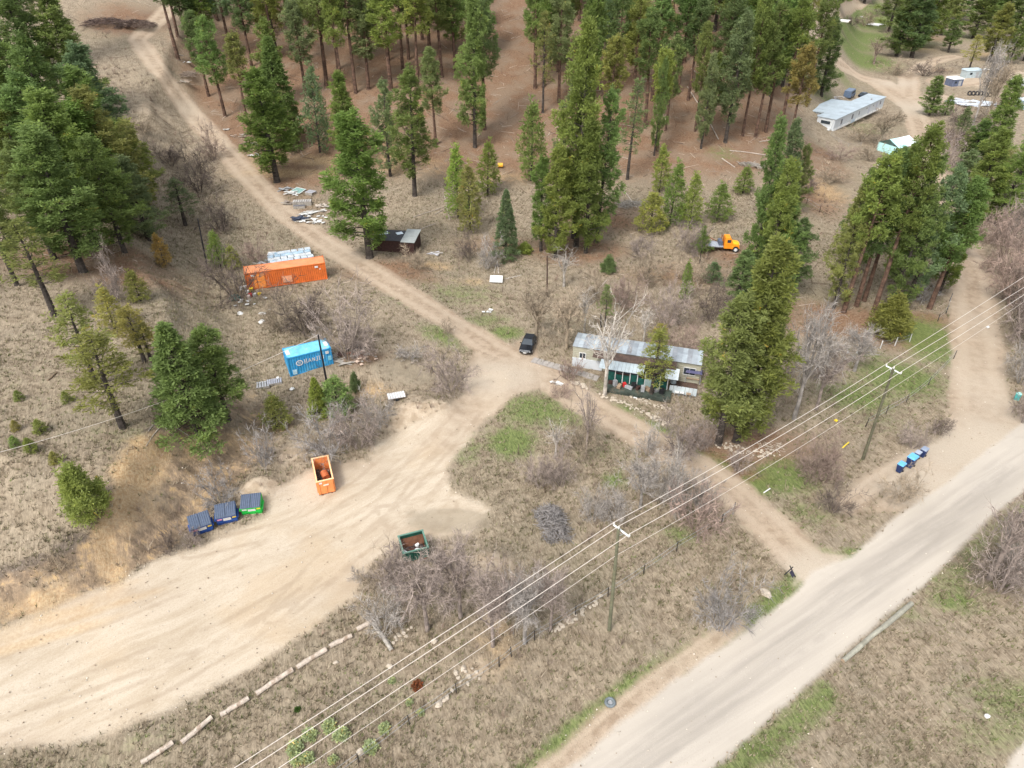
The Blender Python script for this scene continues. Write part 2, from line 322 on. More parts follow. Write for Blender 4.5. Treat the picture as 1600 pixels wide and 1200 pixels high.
bt, _ = bank_t(gx, gy); TRK = [W(q) for q in ([(-60, 1125), (150, 1060), (350, 985), (520, 890), (640, 790), (720, 700), (775, 630)], [(-60, 1035), (200, 950), (400, 865), (560, 790), (680, 700), (750, 610)], [(0, 1165), (250, 1070), (450, 950), (560, 855), (690, 745)], [(640, 850), (600, 790), (650, 720), (720, 650)], [(300, 860), (430, 830), (560, 760), (640, 690)], [(430, 960), (520, 860), (600, 800), (700, 790)],
  [(880, 1195), (1060, 1075), (1250, 955), (1400, 850), (1600, 705)], [(960, 1220), (1150, 1070), (1330, 935), (1480, 815), (1640, 700)], [(1030, 1215), (1230, 1060), (1380, 940), (1500, 830), (1640, 730)], [(1270, 880), (1330, 900), (1450, 850)], [(1525, 640), (1490, 720), (1400, 840)], [(1540, 640), (1580, 690), (1660, 690)], [(1510, 640), (1450, 700), (1380, 760)])]
WARM = [(775, 590, 7, 6, 1), (738, 635, 5, 5, .8), (700, 690, 4, 4, .5), (130, 930, 8, 2.5, .7), (570, 900, 5, 5, .5), (640, 830, 5, 2, .5), (30, 1160, 10, 1.5, .5), (560, 725, 5, 2, .6)]
tk = np.full(gx.shape, 9.0)
for q in TRK: tk = np.minimum(tk, np.abs(seg_dist(gx, gy, q)[0]-.85))
cols = {'trk': tk, 'face': np.clip(4*bt*(1-bt), 0, 1)*sm(72, 60, gy), 'facet': bt, 'warm': blobs(gx, gy, WARM), 'bleach': blobs(gx, gy, BLEACH), 'green': blobs(gx, gy, GREEN), 'litter': blobs(gx, gy, LITTER), 'ochre': blobs(gx, gy, OCHRE), 'silt': blobs(gx, gy, SILT), 'pale': blobs(gx, gy, PALE), 'dark': blobs(gx, gy, DARK)}
hillm = sm(118, 150, gy)*(1-sm(-14, 8, gx-0.40*gy))*sm(-95, -55, gx+0*gy)
roadR = W([(215, 62), (290, 165), (365, 250), (450, 338), (520, 385)])
dR, sR = seg_dist(gx, gy, roadR); hillm = hillm*sm(-3, 6, dR*np.where(gx > np.interp(gy, [p[1] for p in roadR[::-1]], [p[0] for p in roadR[::-1]]), 1, -1))
cols['litter'] = np.maximum(cols['litter'], hillm*.95)
VERGE = W([(815, 1220), (900, 1140), (1000, 1062), (1100, 1010), (1180, 962), (1245, 905)]); VERGE2 = W([(1130, 1225), (1200, 1165), (1290, 1085)]); VERGE3 = W([(1460, 905), (1500, 890), (1530, 850), (1600, 790)])
for v, a, hw in ((VERGE, .8, 1.1), (VERGE2, .7, 1.5), (VERGE3, .5, 1.2)):
    d, _ = seg_dist(gx, gy, v); cols['green'] = np.maximum(cols['green'], a*np.exp(-(d/hw)**2))
zz = HT(gx, gy)
road = (np.minimum(np.minimum(fl['d_main'], fl['d_lot']), fl['d_dirt']))
mic = sm(-.2, .8, road)
h1 = (np.sin(gx*2.1+np.sin(gy*1.3)*2)*np.cos(gy*1.9+np.sin(gx*.9)*2)*.05+np.sin(gx*5.3+gy*2.2)*np.sin(gy*4.7-gx*1.9)*.03)*sm(160, 60, gy)
zz = zz+h1*mic-0.06*(1-mic)
V = np.stack([gx, gy, zz], 1)
ny = len(Ys); idx = np.arange(ny*NX).reshape(ny, NX)
Fq = np.stack([idx[:-1, :-1], idx[:-1, 1:], idx[1:, 1:], idx[1:, :-1]], -1).reshape(-1, 4)
AM = ang(F(1000, 1100), F(1400, 850)); AL = ang(F(100, 1080), F(560, 860))
def ground_mat():
    t = NT('ground'); p = t.pos()
    nb = t.noise(p, .035, 4, .6); n0 = t.noise(p, .22, 5, .6); n1 = t.noise(p, .9, 5, .65); n2 = t.noise(p, 4.0, 4, .7)
    fine = t.noise(p, 9, 4, .8); blade = t.noise(t.stretch(p, 1.9, 1.3, 6.0), 1.0, 4, .75)
    edge = t.math('ADD', t.math('MULTIPLY', t.math('SUBTRACT', n0, .5), 2.6), t.math('ADD', t.math('MULTIPLY', t.math('SUBTRACT', n1, .5), 1.5), t.math('MULTIPLY', t.math('SUBTRACT', n2, .5), .7)))
    # dry grass
    c = t.mix(t.step(n1, .36, .62), (.175, .138, .096), (.298, .245, .176))
    c = t.mix(t.math('MULTIPLY', t.step(n0, .45, .65), .55), c, (.205, .175, .130))
    c = t.mix(t.math('MULTIPLY', t.step(nb, .48, .66), .38), c, (.140, .135, .078))
    c = t.mix(t.step(blade, .40, .63), t.mix(.30, c, (.110, .083, .056)), t.mix(.35, c, (.39, .32, .235)))
    def lay(c, mask, lo, hi, src, amt=1.0, thr=(.32, .62), nz=n0, k=.55):
        m = t.math('ADD', t.attr(mask), t.math('MULTIPLY', t.math('SUBTRACT', nz, .5), k)); m = t.math('MULTIPLY', t.step(m, *thr), amt)
        return t.mix(m, c, t.mix(t.step(src, .38, .62), lo, hi))
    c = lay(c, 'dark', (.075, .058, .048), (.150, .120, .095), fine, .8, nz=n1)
    lit = t.mix(t.step(n2, .38, .62), (.128, .072, .042), (.235, .145, .092)); lit = t.mix(t.math('MULTIPLY', t.step(n0, .42, .62), .5), lit, (.21, .165, .12))
    lm = t.math('MULTIPLY', t.step(t.math('ADD', t.attr('litter'), t.math('MULTIPLY', t.math('SUBTRACT', n1, .5), .7)), .18, .75), .92)
    c = t.mix(lm, c, lit)
    c = lay(c, 'green', (.072, .108, .028), (.148, .190, .056), blade, .86, (.20, .80), n1, 1.0)
    c = lay(c, 'ochre', (.25, .165, .085), (.43, .31, .175), n2, .75, (.15, .85), n1, 1.1)
    c = lay(c, 'pale', (.34, .265, .185), (.46, .375, .28), n1, .85)
    fs = t.math('ADD', t.math('MULTIPLY', t.noise(t.stretch(p, -.45, .35, .7), 1.0, 6, .7, 2.5), .45), t.math('MULTIPLY', n1, .55)); fcol = t.mix(t.step(fs, .38, .58), (.135, .100, .070), (.28, .205, .135)); fcol = t.mix(t.math('MULTIPLY', t.step(fs, .52, .64), .85), fcol, (.45, .31, .155)); fcol = t.mix(t.math('MULTIPLY', t.step(n0, .50, .60), .55), fcol, c)
    fm = t.math('MULTIPLY', t.step(t.math('ADD', t.attr('face'), t.math('MULTIPLY', t.math('SUBTRACT', n1, .5), .7)), .12, .50), .95); c = t.mix(fm, c, fcol)
    # tan specks and dark holes in the open ground
    vv = t.vor(p, 2.6).outputs['Distance']; sp = t.math('MULTIPLY', t.step(vv, .13, .06), t.step(n0, .45, .6))
    c = t.mix(t.math('MULTIPLY', sp, .7), c, (.50, .44, .36))
    # dirt drives
    dd = t.math('ADD', t.attr('d_dirt'), t.math('MULTIPLY', edge, .55)); md = t.step(dd, .45, -.45)
    lat = t.attr('lat'); tr = t.math('MULTIPLY', t.step(lat, .18, .45), t.step(lat, .85, .6))
    dc = t.mix(t.step(n1, .35, .65), (.275, .208, .146), (.375, .298, .22)); dc = t.mix(t.math('MULTIPLY', tr, .6), dc, (.42, .34, .255)); dc = t.mix(t.math('MULTIPLY', t.step(t.noise(p, .13, 4), .45, .62), .4), dc, (.40, .33, .25)); dc = t.mix(t.step(t.math('ADD', t.attr('bleach'), t.math('MULTIPLY', t.math('SUBTRACT', n0, .5), .6)), .1, .9), dc, (.41, .35, .275)); dc = t.mix(t.math('MULTIPLY', t.step(fine, .45, .7), .35), dc, (.20, .14, .095))
    c = t.mix(t.math('MULTIPLY', md, .96), c, dc)
    # the gravel lot
    s1 = t.noise(t.stretch(p, AL, .12, .45), 1.0, 7, .72, 1.0); s2 = t.noise(t.stretch(p, AL+.25, .5, 3.2), 1.0, 4, .7, .8)
    lc = t.mix(t.step(s1, .30, .66), (.350, .285, .205), (.46, .395, .31)); lc = t.mix(t.math('MULTIPLY', t.step(s2, .54, .70), .22), lc, (.32, .26, .185)); lc = t.mix(t.math('MULTIPLY', t.step(t.noise(p, .35, 5, .7), .42, .66), .35), lc, (.42, .355, .27))
    lc = t.mix(t.math('MULTIPLY', t.step(t.noise(p, .09, 4), .50, .62), .45), lc, (.40, .305, .20)); lc = t.mix(t.math('MULTIPLY', t.step(s2, .46, .30), .35), lc, (.46, .40, .315))
    lc = t.mix(t.math('MULTIPLY', t.step(t.vor(p, 1.7).outputs['Distance'], .10, .04), .45), lc, (.22, .165, .115))
    lc = t.mix(t.math('MULTIPLY', t.step(fine, .40, .62), .16), lc, (.30, .23, .16))
    lc = t.mix(t.math('MULTIPLY', t.step(fine, .52, .66), .30), lc, (.25, .19, .13)); lc = t.mix(t.math('MULTIPLY', t.step(fine, .44, .32), .30), lc, (.52, .455, .365))
    tkm = t.math('MULTIPLY', t.step(t.math('ADD', t.attr('trk'), t.math('MULTIPLY', t.math('SUBTRACT', n1, .5), .5)), .34, .05), t.step(n0, .38, .55)); lc = t.mix(t.math('MULTIPLY', tkm, .38), lc, (.25, .19, .13))
    lc = t.mix(t.math('MULTIPLY', t.step(t.math('ADD', t.attr('warm'), t.math('MULTIPLY', t.math('SUBTRACT', n0, .5), .8)), .1, .9), .75), lc, dc)
    ml = t.step(t.math('ADD', t.attr('d_lot'), t.math('MULTIPLY', edge, .75)), .55, -.55)
    c = t.mix(ml, c, lc)
    c = lay(c, 'ochre', (.36, .235, .12), (.46, .345, .205), n2, .55, (.30, .80), n0, .8)
    c = lay(c, 'silt', (.215, .180, .13), (.26, .22, .16), n1, .6, (.35, .6), n1, .5)
    # main gravel road
    r1 = t.noise(t.stretch(p, AM, .03, .55), 1.0, 6, .62, .3); r2 = t.noise(t.stretch(p, AM, .25, 4.5), 1.0, 3, .6); r3 = t.noise(p, 14, 3, .8)
    rc = t.mix(t.step(r1, .36, .62), (.300, .270, .230), (.395, .355, .302)); rc = t.mix(t.math('MULTIPLY', t.step(r2, .52, .68), .35), rc, (.32, .29, .26)); rc = t.mix(t.math('MULTIPLY', t.step(r3, .45, .65), .18), rc, (.32, .285, .25))
    rc = t.mix(t.math('MULTIPLY', t.step(r3, .56, .68), .35), rc, (.24, .21, .18)); rc = t.mix(t.math('MULTIPLY', t.step(r3, .44, .32), .3), rc, (.50, .455, .39)); rc = t.mix(t.math('MULTIPLY', tkm, .30), rc, (.25, .225, .195)); rim = t.step(t.attr('d_main'), -2.2, -.3); rc = t.mix(t.math('MULTIPLY', rim, .6), rc, (.43, .385, .325))
    mm = t.step(t.math('ADD', t.attr('d_main'), t.math('MULTIPLY', edge, .32)), .3, -.3)
    c = t.mix(mm, c, rc)
    hb = t.math('ADD', t.math('MULTIPLY', n2, .6), t.math('MULTIPLY', blade, .6)); hb = t.math('MULTIPLY', hb, t.math('SUBTRACT', 1.1, t.math('MAXIMUM', mm, ml)))
    return t.pbr(c, .95, 0, t.bump(hb, .55, .22), .1)
gm = mesh_np('ground', V, Fq, ground_mat(), 4); gm.shade_smooth()
for k, a in {**fl, **cols}.items(): fattr(gm, k, a)
go = bpy.data.objects.new('ground', gm); link(go); go['kind'] = 'structure'
go['label'] = 'dry grassy ground with gravel lot, dirt drives and pale gravel road'

# ------------------------------------------------------------------ dry grass tufts (stuff)
def grass():
    n = 175000
    Yr = 20+110*rng.random(n)**1.25; Xr = (rng.random(n)*2-1)*(36+.62*Yr)
    f = fields(Xr, Yr); e = np.minimum(np.minimum(f['d_main'], f['d_lot']), f['d_dirt'])
    bt_, _ = bank_t(Xr, Yr); lit = np.maximum(blobs(Xr, Yr, LITTER), (4*bt_*(1-bt_) > .45)*(Yr < 66)*.85); pal = np.maximum(np.maximum(blobs(Xr, Yr, PALE), blobs(Xr, Yr, OCHRE)), blobs(Xr, Yr, SILT))
    patch = np.sin(Xr*.35+np.sin(Yr*.21)*2)*np.cos(Yr*.31+np.sin(Xr*.17)*2)
    keep = (e > rng.random(n)*.9-.15) & (rng.random(n) > lit*.8) & (rng.random(n) > pal*1.1) & (rng.random(n) < .70+.42*patch)
    X, Y = Xr[keep], Yr[keep]; n = len(X); Z = HT(X, Y); gr = blobs(X, Y, GREEN)
    for v, a, hw in ((VERGE, .8, 1.1), (VERGE2, .7, 1.5)):
        d, _ = seg_dist(X, Y, v); gr = np.maximum(gr, a*np.exp(-(d/hw)**2))
    K = 5; isg = rng.random(n) < gr*.9
    hgt = np.where(isg, .16, .27)*(.6+.9*rng.random(n)); tone = rng.random(n)
    c = np.stack([X, Y, Z-.03], 1)[:, None, :]; az = rng.random((n, K))*6.283; lean = .35+.8*rng.random((n, K))
    off = np.stack([np.cos(az), np.sin(az), 0*az], -1)
    base = c+off*.10*rng.random((n, K, 1)); hh = (hgt[:, None]*(.6+.6*rng.random((n, K))))
    tip = base+off*(lean*hh*.8)[..., None]+np.stack([0*az, 0*az, hh], -1)
    wv = np.stack([-np.sin(az+.6), np.cos(az+.6), 0*az], -1)*(.024+.022*rng.random((n, K, 1)))
    Vt = np.stack([base-wv, base+wv, tip], 2).reshape(-1, 3)
    me = mesh_np('dry_grass', Vt, np.arange(len(Vt)).reshape(-1, 3))
    A, B, C_ = np.array([.200, .156, .108]), np.array([.375, .315, .228]), np.array([.18, .17, .09])
    col = A+(B-A)*tone[:, None]; q = rng.random(n) < .3; col[q] = C_*(.7+.5*rng.random((q.sum(), 1)))
    col[isg] = np.array([.125, .150, .055])*(.65+.8*rng.random((isg.sum(), 1)))
    col = np.repeat(col, K*3, 0)*np.repeat(.8+.4*rng.random((n*K, 1)), 3, 0)
    a = me.color_attributes.new('tint', 'FLOAT_COLOR', 'POINT'); a.data.foreach_set('color', np.concatenate([col, np.ones((len(col), 1))], 1).astype(np.float32).ravel())
    t = NT('grass_blades'); me.materials.append(t.pbr(t.attr('tint', 'Color'), .9, 0, None, .1, .2))
    o = bpy.data.objects.new('dry_grass', me); link(o)
    tag(o, 'dry straw coloured grass tufts covering the open ground', 'grass', kind='stuff')
grass()

# ------------------------------------------------------------------ loose stones and forest sticks (stuff)
def scatter_stones():
    n = 26000; Yr = 20+100*rng.random(n)**1.3; Xr = (rng.random(n)*2-1)*(36+.62*Yr)
    f = fields(Xr, Yr); e = np.minimum(np.minimum(f['d_main'], f['d_lot']), f['d_dirt']); och = np.maximum(blobs(Xr, Yr, OCHRE), (lambda q: (4*q*(1-q) > .3)*(Yr < 66)*.5)(bank_t(Xr, Yr)[0]))
    keep = (rng.random(n) > .75*(f['d_main'] < -.5)) & (rng.random(n) < np.where(e < .6, .32+.6*np.exp(-(e/.7)**2), .05+.5*och)); X, Y = Xr[keep], Yr[keep]; n = len(X); s = .03+.055*rng.random(n)**3
    c = np.stack([X, Y, HT(X, Y)-.01], 1); k = np.array([[-1, -.8, 0], [1, -.7, 0], [.1, 1, 0], [0, 0, 1.1]])
    an = rng.random(n)*6.28; q = np.stack([np.stack([np.cos(an), -np.sin(an), 0*an], 1), np.stack([np.sin(an), np.cos(an), 0*an], 1), np.stack([0*an, 0*an, 1+0*an], 1)], 1)
    Vt = (c[:, None, :]+np.einsum('nij,kj->nki', q, k)*s[:, None, None]).reshape(-1, 3); b_ = np.arange(n)[:, None]*4
    Ft = np.concatenate([b_+[[0, 1, 3]], b_+[[1, 2, 3]], b_+[[2, 0, 3]]], 0); me = mesh_np('gravel_stones', Vt, Ft)
    col = np.where(rng.random((n, 1)) < .5, np.array([[.24, .185, .135]]), np.array([[.52, .46, .38]]))*(.7+.5*rng.random((n, 1))); col = np.repeat(col, 4, 0)
    at = me.color_attributes.new('tint', 'FLOAT_COLOR', 'POINT'); at.data.foreach_set('color', np.concatenate([col, np.ones((len(col), 1))], 1).astype(np.float32).ravel())
    t = NT('stone_bits'); me.materials.append(t.pbr(t.attr('tint', 'Color'), .9, 0, None, .1)); o = bpy.data.objects.new('gravel_stones', me); link(o); tag(o, 'loose little stones strewn over the gravel lot, roads and cut bank', 'gravel', kind='stuff')
def scatter_sticks():
    n = 9000; Yr = 85+170*rng.random(n); Xr = (rng.random(n)*2-1)*(36+.62*Yr); f = fields(Xr, Yr); e = np.minimum(np.minimum(f['d_main'], f['d_lot']), f['d_dirt'])
    hm = sm(112, 135, Yr)*(1-sm(-14, 12, Xr-0.40*Yr)); lm = blobs(Xr, Yr, LITTER); keep = (e > 1) & (rng.random(n) < np.maximum(np.maximum(hm, lm)*.8, .06)); X, Y = Xr[keep], Yr[keep]; n = len(X)
    an = rng.random(n)*3.14; L = .3+1.3*rng.random(n)**2.2; w_ = .022+.03*rng.random(n); dx, dy = np.cos(an)*L, np.sin(an)*L; ax_, ay_ = X-dx, Y-dy; bx_, by_ = X+dx, Y+dy
    A = np.stack([ax_, ay_, HT(ax_, ay_)+.03], 1); B = np.stack([bx_, by_, HT(bx_, by_)+.05+.2*rng.random(n)], 1); pw = np.stack([-np.sin(an), np.cos(an), 0*an], 1)*w_[:, None]; up = np.stack([0*an, 0*an, w_*1.6], 1)
    Vt = np.stack([A-pw, A+pw, A+up, B-pw*.6, B+pw*.6, B+up*.6], 1).reshape(-1, 3); b_ = np.arange(n)[:, None]*6
    Ft = np.concatenate([b_+[[0, 3, 5]], b_+[[0, 5, 2]], b_+[[1, 2, 5]], b_+[[1, 5, 4]]], 0); me = mesh_np('forest_litter', Vt, Ft)
    col = np.where(rng.random((n, 1)) < .45, np.array([[.10, .07, .055]]), np.array([[.34, .28, .22]]))*(.6+.7*rng.random((n, 1))); col = np.repeat(col, 6, 0)
    at = me.color_attributes.new('tint', 'FLOAT_COLOR', 'POINT'); at.data.foreach_set('color', np.concatenate([col, np.ones((len(col), 1))], 1).astype(np.float32).ravel())
    t = NT('stick_bits'); me.materials.append(t.pbr(t.attr('tint', 'Color'), .9, 0, None, .1)); o = bpy.data.objects.new('forest_litter', me); link(o); tag(o, 'dead sticks and twigs littering the brown forest floor', 'sticks', kind='stuff')
scatter_stones(); scatter_sticks()

BRUSH = [(330, 820, 3, 2, .8), (240, 840, 4, 2, .7), (300, 720, 4, 4, .45), (180, 900, 4, 1.2, .5), (350, 750, 3, 3, .6), (400, 700, 4, 2, .6), (60, 950, 4, 1.5, .35), (930, 470, 9, 7, 1), (1010, 480, 9, 8, 1), (1080, 470, 8, 8, 1), (1030, 420, 12, 6, .9), (960, 420, 8, 5, .8), (740, 395, 6, 5, .8), (690, 420, 5, 3, .5), (850, 500, 6, 5, .9), (880, 590, 5, 2, .8), (960, 780, 8, 5, .8), (880, 740, 7, 4, .7), (1060, 780, 5, 4, .9), (1060, 700, 5, 3, .8), (1000, 670, 3, 1.5, .5),
 (700, 930, 9, 5, .8), (800, 980, 6, 4, .8), (500, 720, 5, 3, .6), (590, 660, 5, 4, .7), (700, 580, 4, 4, .6), (540, 540, 6, 4, .6), (470, 500, 4, 4, .6), (360, 450, 5, 6, .7), (340, 350, 8, 8, .7), (310, 270, 7, 8, .8), (240, 200, 8, 12, .6), (200, 120, 8, 14, .7), (230, 80, 8, 10, .6), (1570, 400, 5, 9, .9), (1590, 520, 4, 8, .9),
 (1260, 620, 6, 8, .6), (1290, 740, 4, 4, .7), (1400, 760, 4, 2, .5), (1560, 890, 7, 4, .8), (1130, 950, 3, 3, .5), (320, 790, 4, 3, .5), (410, 710, 4, 3, .5), (1370, 215, 5, 5, .8), (1490, 250, 6, 9, .8), (1380, 80, 4, 5, .6), (1550, 250, 8, 8, .6), (1440, 100, 8, 12, .6), (1380, 100, 8, 10, .6), (1250, 300, 8, 10, .5), (1300, 260, 7, 9, .5), (1540, 110, 16, 10, .4), (1500, 180, 10, 8, .6), (1420, 30, 16, 20, .4), (1460, 140, 6, 6, .5), (250, 860, 6, 2, .4), (620, 385, 4, 2, .4), (1350, 540, 4, 3, .3), (1170, 340, 6, 6, .4), (820, 395, 5, 2, .4)]
def low_brush():
    n = 60000; Yr = 22+260*rng.random(n)**1.2; Xr = (rng.random(n)*2-1)*(36+.62*Yr); m = blobs(Xr, Yr, BRUSH); k0 = rng.random(n) < m*.30*np.clip(Yr/70, .6, 2); Xr, Yr = Xr[k0], Yr[k0]
    f = fields(Xr, Yr); e = np.minimum(np.minimum(f['d_main'], f['d_lot']), f['d_dirt']); k1 = e > .6; X, Y = Xr[k1], Yr[k1]; n = len(X); K = 14
    c = np.stack([X, Y, HT(X, Y)], 1)[:, None, :]; az = rng.random((n, K))*6.283; off = np.stack([np.cos(az), np.sin(az), 0*az], -1); h = (.45+.75*rng.random((n, 1))**1.5)*(.5+.6*rng.random((n, K))); ln = .15+.75*rng.random((n, K))
    b0 = c+off*.12; md = b0+off*(ln*h*.4)[..., None]+np.stack([0*az, 0*az, h*.6], -1); tp = b0+off*(ln*h)[..., None]+np.stack([0*az, 0*az, h], -1)+rng.normal(size=(n, K, 3))*.08
    wv = np.stack([-np.sin(az+.5), np.cos(az+.5), 0*az], -1)*.014
    Vt = np.stack([b0-wv, b0+wv, md+wv*.9, md-wv*.9, tp], 2).reshape(-1, 3); b_ = np.arange(n*K)[:, None]*5
    Ft = np.concatenate([b_+[[0, 1, 2]], b_+[[0, 2, 3]], b_+[[3, 2, 4]]], 0); me = mesh_np('low_brush', Vt, Ft)
    P0 = np.array([[.26, .20, .155], [.22, .155, .12], [.33, .27, .20], [.17, .13, .105]])[rng.integers(0, 4, n)]*(.75+.5*rng.random((n, 1))); col = np.repeat(P0, K*5, 0)
    at = me.color_attributes.new('tint', 'FLOAT_COLOR', 'POINT'); at.data.foreach_set('color', np.concatenate([col, np.ones((len(col), 1))], 1).astype(np.float32).ravel())
    t = NT('brush_bits'); me.materials.append(t.pbr(t.attr('tint', 'Color'), .9, 0, None, .1)); o = bpy.data.objects.new('low_brush', me); link(o); tag(o, 'knee high brown twiggy brush covering the rough slopes and verges', 'brush', kind='stuff')
low_brush()

# ------------------------------------------------------------------ conifers
def nrm(a): return a/(np.linalg.norm(a, axis=-1, keepdims=True)+1e-9)
def needles(C, D, Sz, K, name, wfac=.24, spread=.95, up=.25, tone=None, seed=0):
    r = np.random.default_rng(seed); n = len(C)
    d = nrm(D[:, None, :]*.55+nrm(r.normal(size=(n, K, 3)))*spread+np.array([0, 0, up]))
    L = Sz[:, None, None]*(.65+.6*r.random((n, K, 1))); b = C[:, None, :]+r.normal(size=(n, K, 3))*Sz[:, None, None]*.13
    wv = nrm(np.cross(d, nrm(r.normal(size=(n, K, 3)))))*L*wfac
    Vt = np.stack([b, b+d*L+wv, b+d*L*.92-wv], 2).reshape(-1, 3)
    me = mesh_np(name, Vt, np.arange(len(Vt)).reshape(-1, 3))
    tn = (r.random(n) if tone is None else tone)[:, None]+r.normal(size=(n, K))*.10
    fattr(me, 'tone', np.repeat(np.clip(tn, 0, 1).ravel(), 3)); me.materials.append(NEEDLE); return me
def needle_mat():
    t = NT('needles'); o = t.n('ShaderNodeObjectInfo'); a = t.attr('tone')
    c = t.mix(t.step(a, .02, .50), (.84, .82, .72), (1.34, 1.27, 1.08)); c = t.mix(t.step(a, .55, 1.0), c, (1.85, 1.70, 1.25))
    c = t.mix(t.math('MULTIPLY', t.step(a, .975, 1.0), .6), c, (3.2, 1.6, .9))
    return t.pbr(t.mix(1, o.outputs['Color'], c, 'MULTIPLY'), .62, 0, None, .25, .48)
NEEDLE = needle_mat()
BARK = tinted('pine_bark', .9, .45, 2.0)
TWIG = tinted('bare_wood', .9, .35, 1.5)
def conifer(seed, H=20.0, Rr=2.6, cb=.25, nb=72, cl=12, csz=.36, K=13, kind='pine'):
    r = np.random.default_rng(seed); wood = MB(); tr = H*.0125+.03
    bend = [r.normal(0, .012)*H, r.normal(0, .012)*H]
    def ax(t): return Vector((bend[0]*t*t, bend[1]*t*t, H*t))
    ts = [0, .02, .12, .3, .5, .7, .87, .995]
    for i in range(len(ts)-1): wood.tube(ax(ts[i]), ax(ts[i+1]), tr*(1.25 if i == 0 else 1)*(1-ts[i]*.93), tr*(1-ts[i+1]*.93), 8, False)
    C, D, Sz, Tn = [], [], [], []; a0 = 0; lob = r.random(6)*6.28
    for j in range(nb):
        q = (j+.5)/nb
        t = cb+(1-cb)*(q**.92) if kind != 'fir' else cb+(1-cb)*q**.85
        tt = (t-cb)/(1-cb); a0 += 2.4+r.normal(0, .35)
        if kind == 'fir': L = Rr*(1-tt)**.85*(.85+.3*r.random())+.15; rise = -.18+.25*tt
        elif kind == 'young': L = Rr*(1-tt)**.75*(.65+.55*r.random())*min(1, .55+tt*4)+.12; rise = .35+.4*tt
        else:
            L = Rr*((1-tt)**.58)*min(1, .45+tt*2.6)*(.42+.68*r.random()); L *= 1+.28*math.sin(a0+lob[int(tt*5.9)]); L += .22; rise = .12+.70*tt+r.normal(0, .16)
        if kind == 'pine' and r.random() < .10:
            wood.tube(ax(t), ax(t)+Vector((math.cos(a0), math.sin(a0), .1))*Rr*.5, .03, .01, 3, False); continue
        d = Vector((math.cos(a0), math.sin(a0), rise)); b0 = ax(t); e = b0+d*L
        wood.tube(b0, b0+d*L*.92, max(.02, tr*.34*(1-t*.6)), .012, 3, False)
        lat = Vector((-math.sin(a0), math.cos(a0), 0)); bt = r.random()
        n = max(2, int(cl*(.35+L/Rr)))
        for k in range(n):
            u = .28+.72*math.sqrt((k+r.random()*.8)/n); sp = L*.34*(1.15-u*.6)*r.normal(0, .8)
            zz_ = (r.normal(0, .34)+.10) if kind != 'fir' else -.10*u*L+r.normal(0, .07)
            p = b0+d*(L*u)+lat*sp+Vector((0, 0, zz_+(.18*L*u*u if kind == 'pine' else 0)))
            C.append(p); D.append(((p-ax(t)).normalized())*.8+Vector((0, 0, .2))); Sz.append(csz*(.75+.5*r.random())*(1 if kind != 'young' else .9))
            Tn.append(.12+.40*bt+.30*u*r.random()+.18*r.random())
    for k in range(5): C.append(ax(.985)); D.append(Vector((0, 0, 1))); Sz.append(csz); Tn.append(.7)
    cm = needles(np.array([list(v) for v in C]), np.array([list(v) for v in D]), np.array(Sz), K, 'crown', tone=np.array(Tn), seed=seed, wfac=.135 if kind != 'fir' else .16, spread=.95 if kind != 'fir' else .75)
    return wood.mesh('trunk', BARK), cm, H, Rr
TPL = {'pine': [conifer(11+i, cb=c, nb=n, Rr=rr, cl=23) for i, (c, n, rr) in enumerate([(.07, 88, 2.7), (.13, 80, 2.5), (.10, 84, 3.0), (.18, 74, 2.6)])],
       'tall': [conifer(31+i, cb=c, nb=n, Rr=2.5, cl=20) for i, (c, n) in enumerate([(.38, 62), (.46, 56), (.34, 66), (.52, 50)])],
       'thin': [conifer(41+i, cb=.3, nb=54, Rr=2.4, cl=7, csz=.46, K=10) for i in range(2)],
       'young': [conifer(51+i, H=7, Rr=1.5, cb=.04, nb=50, cl=9, csz=.36, K=9, kind='young') for i in range(3)],
       'fir': [conifer(61+i, H=16, Rr=3.0, cb=.05, nb=120, cl=17, csz=.40, K=10, kind='fir') for i in range(2)],
       'bush': [conifer(71, H=4.5, Rr=1.7, cb=.03, nb=70, cl=14, csz=.34, K=10, kind='young')]}
BK = {'red': (.10, .060, .042), 'dk': (.055, .045, .038), 'gy': (.15, .125, .10)}
TINT = {'g': (.142, .205, .066), 'd': (.128, .188, .068), 'b': (.180, .245, .070), 'y': (.235, .245, .085), 'o': (.175, .205, .070), 's': (.140, .195, .096), 'k': (.100, .150, .060), 'a': (.25, .205, .075)}
NAMES = {'pine': 'pine_tree', 'tall': 'pine_tree', 'thin': 'pine_tree', 'young': 'young_pine', 'fir': 'fir_tree', 'bush': 'young_pine'}
_tc = [0]
def tree(kind, bx, by, top, wpx, tint, label, group, lean=None):
    p = P(bx, by); h = max(1.2, height_to(p, top)); tr, cr, H, Rr = TPL[kind][_tc[0] % len(TPL[kind])]; _tc[0] += 1
    rr = wpx*.5*depth(p)/FPX*(.97 if kind in ('pine', 'tall') else 1.04); s = h/H; sx = rr/Rr
    o = thing(NAMES[kind], label, 'fir tree' if kind == 'fir' else 'pine tree', (p.x, p.y, p.z-.15), random.uniform(0, 6.28), group)
    o.scale = (sx, sx*random.uniform(.93, 1.07), s)
    o.rotation_euler[0] = random.gauss(0, .015); o.rotation_euler[1] = random.gauss(0, .015)
    j = random.uniform(.82, 1.16); c = TINT[tint]; c = (c[0]*j*random.uniform(.9, 1.12), c[1]*j, c[2]*j*random.uniform(.85, 1.15))
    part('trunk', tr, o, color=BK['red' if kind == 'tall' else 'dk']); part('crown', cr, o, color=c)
    return o
LOOK = {'g': 'green', 'd': 'dark green', 'b': 'bright green', 'y': 'yellowish', 'o': 'olive green', 's': 'grey-green', 'k': 'very dark green', 'a': 'rusty yellow'}
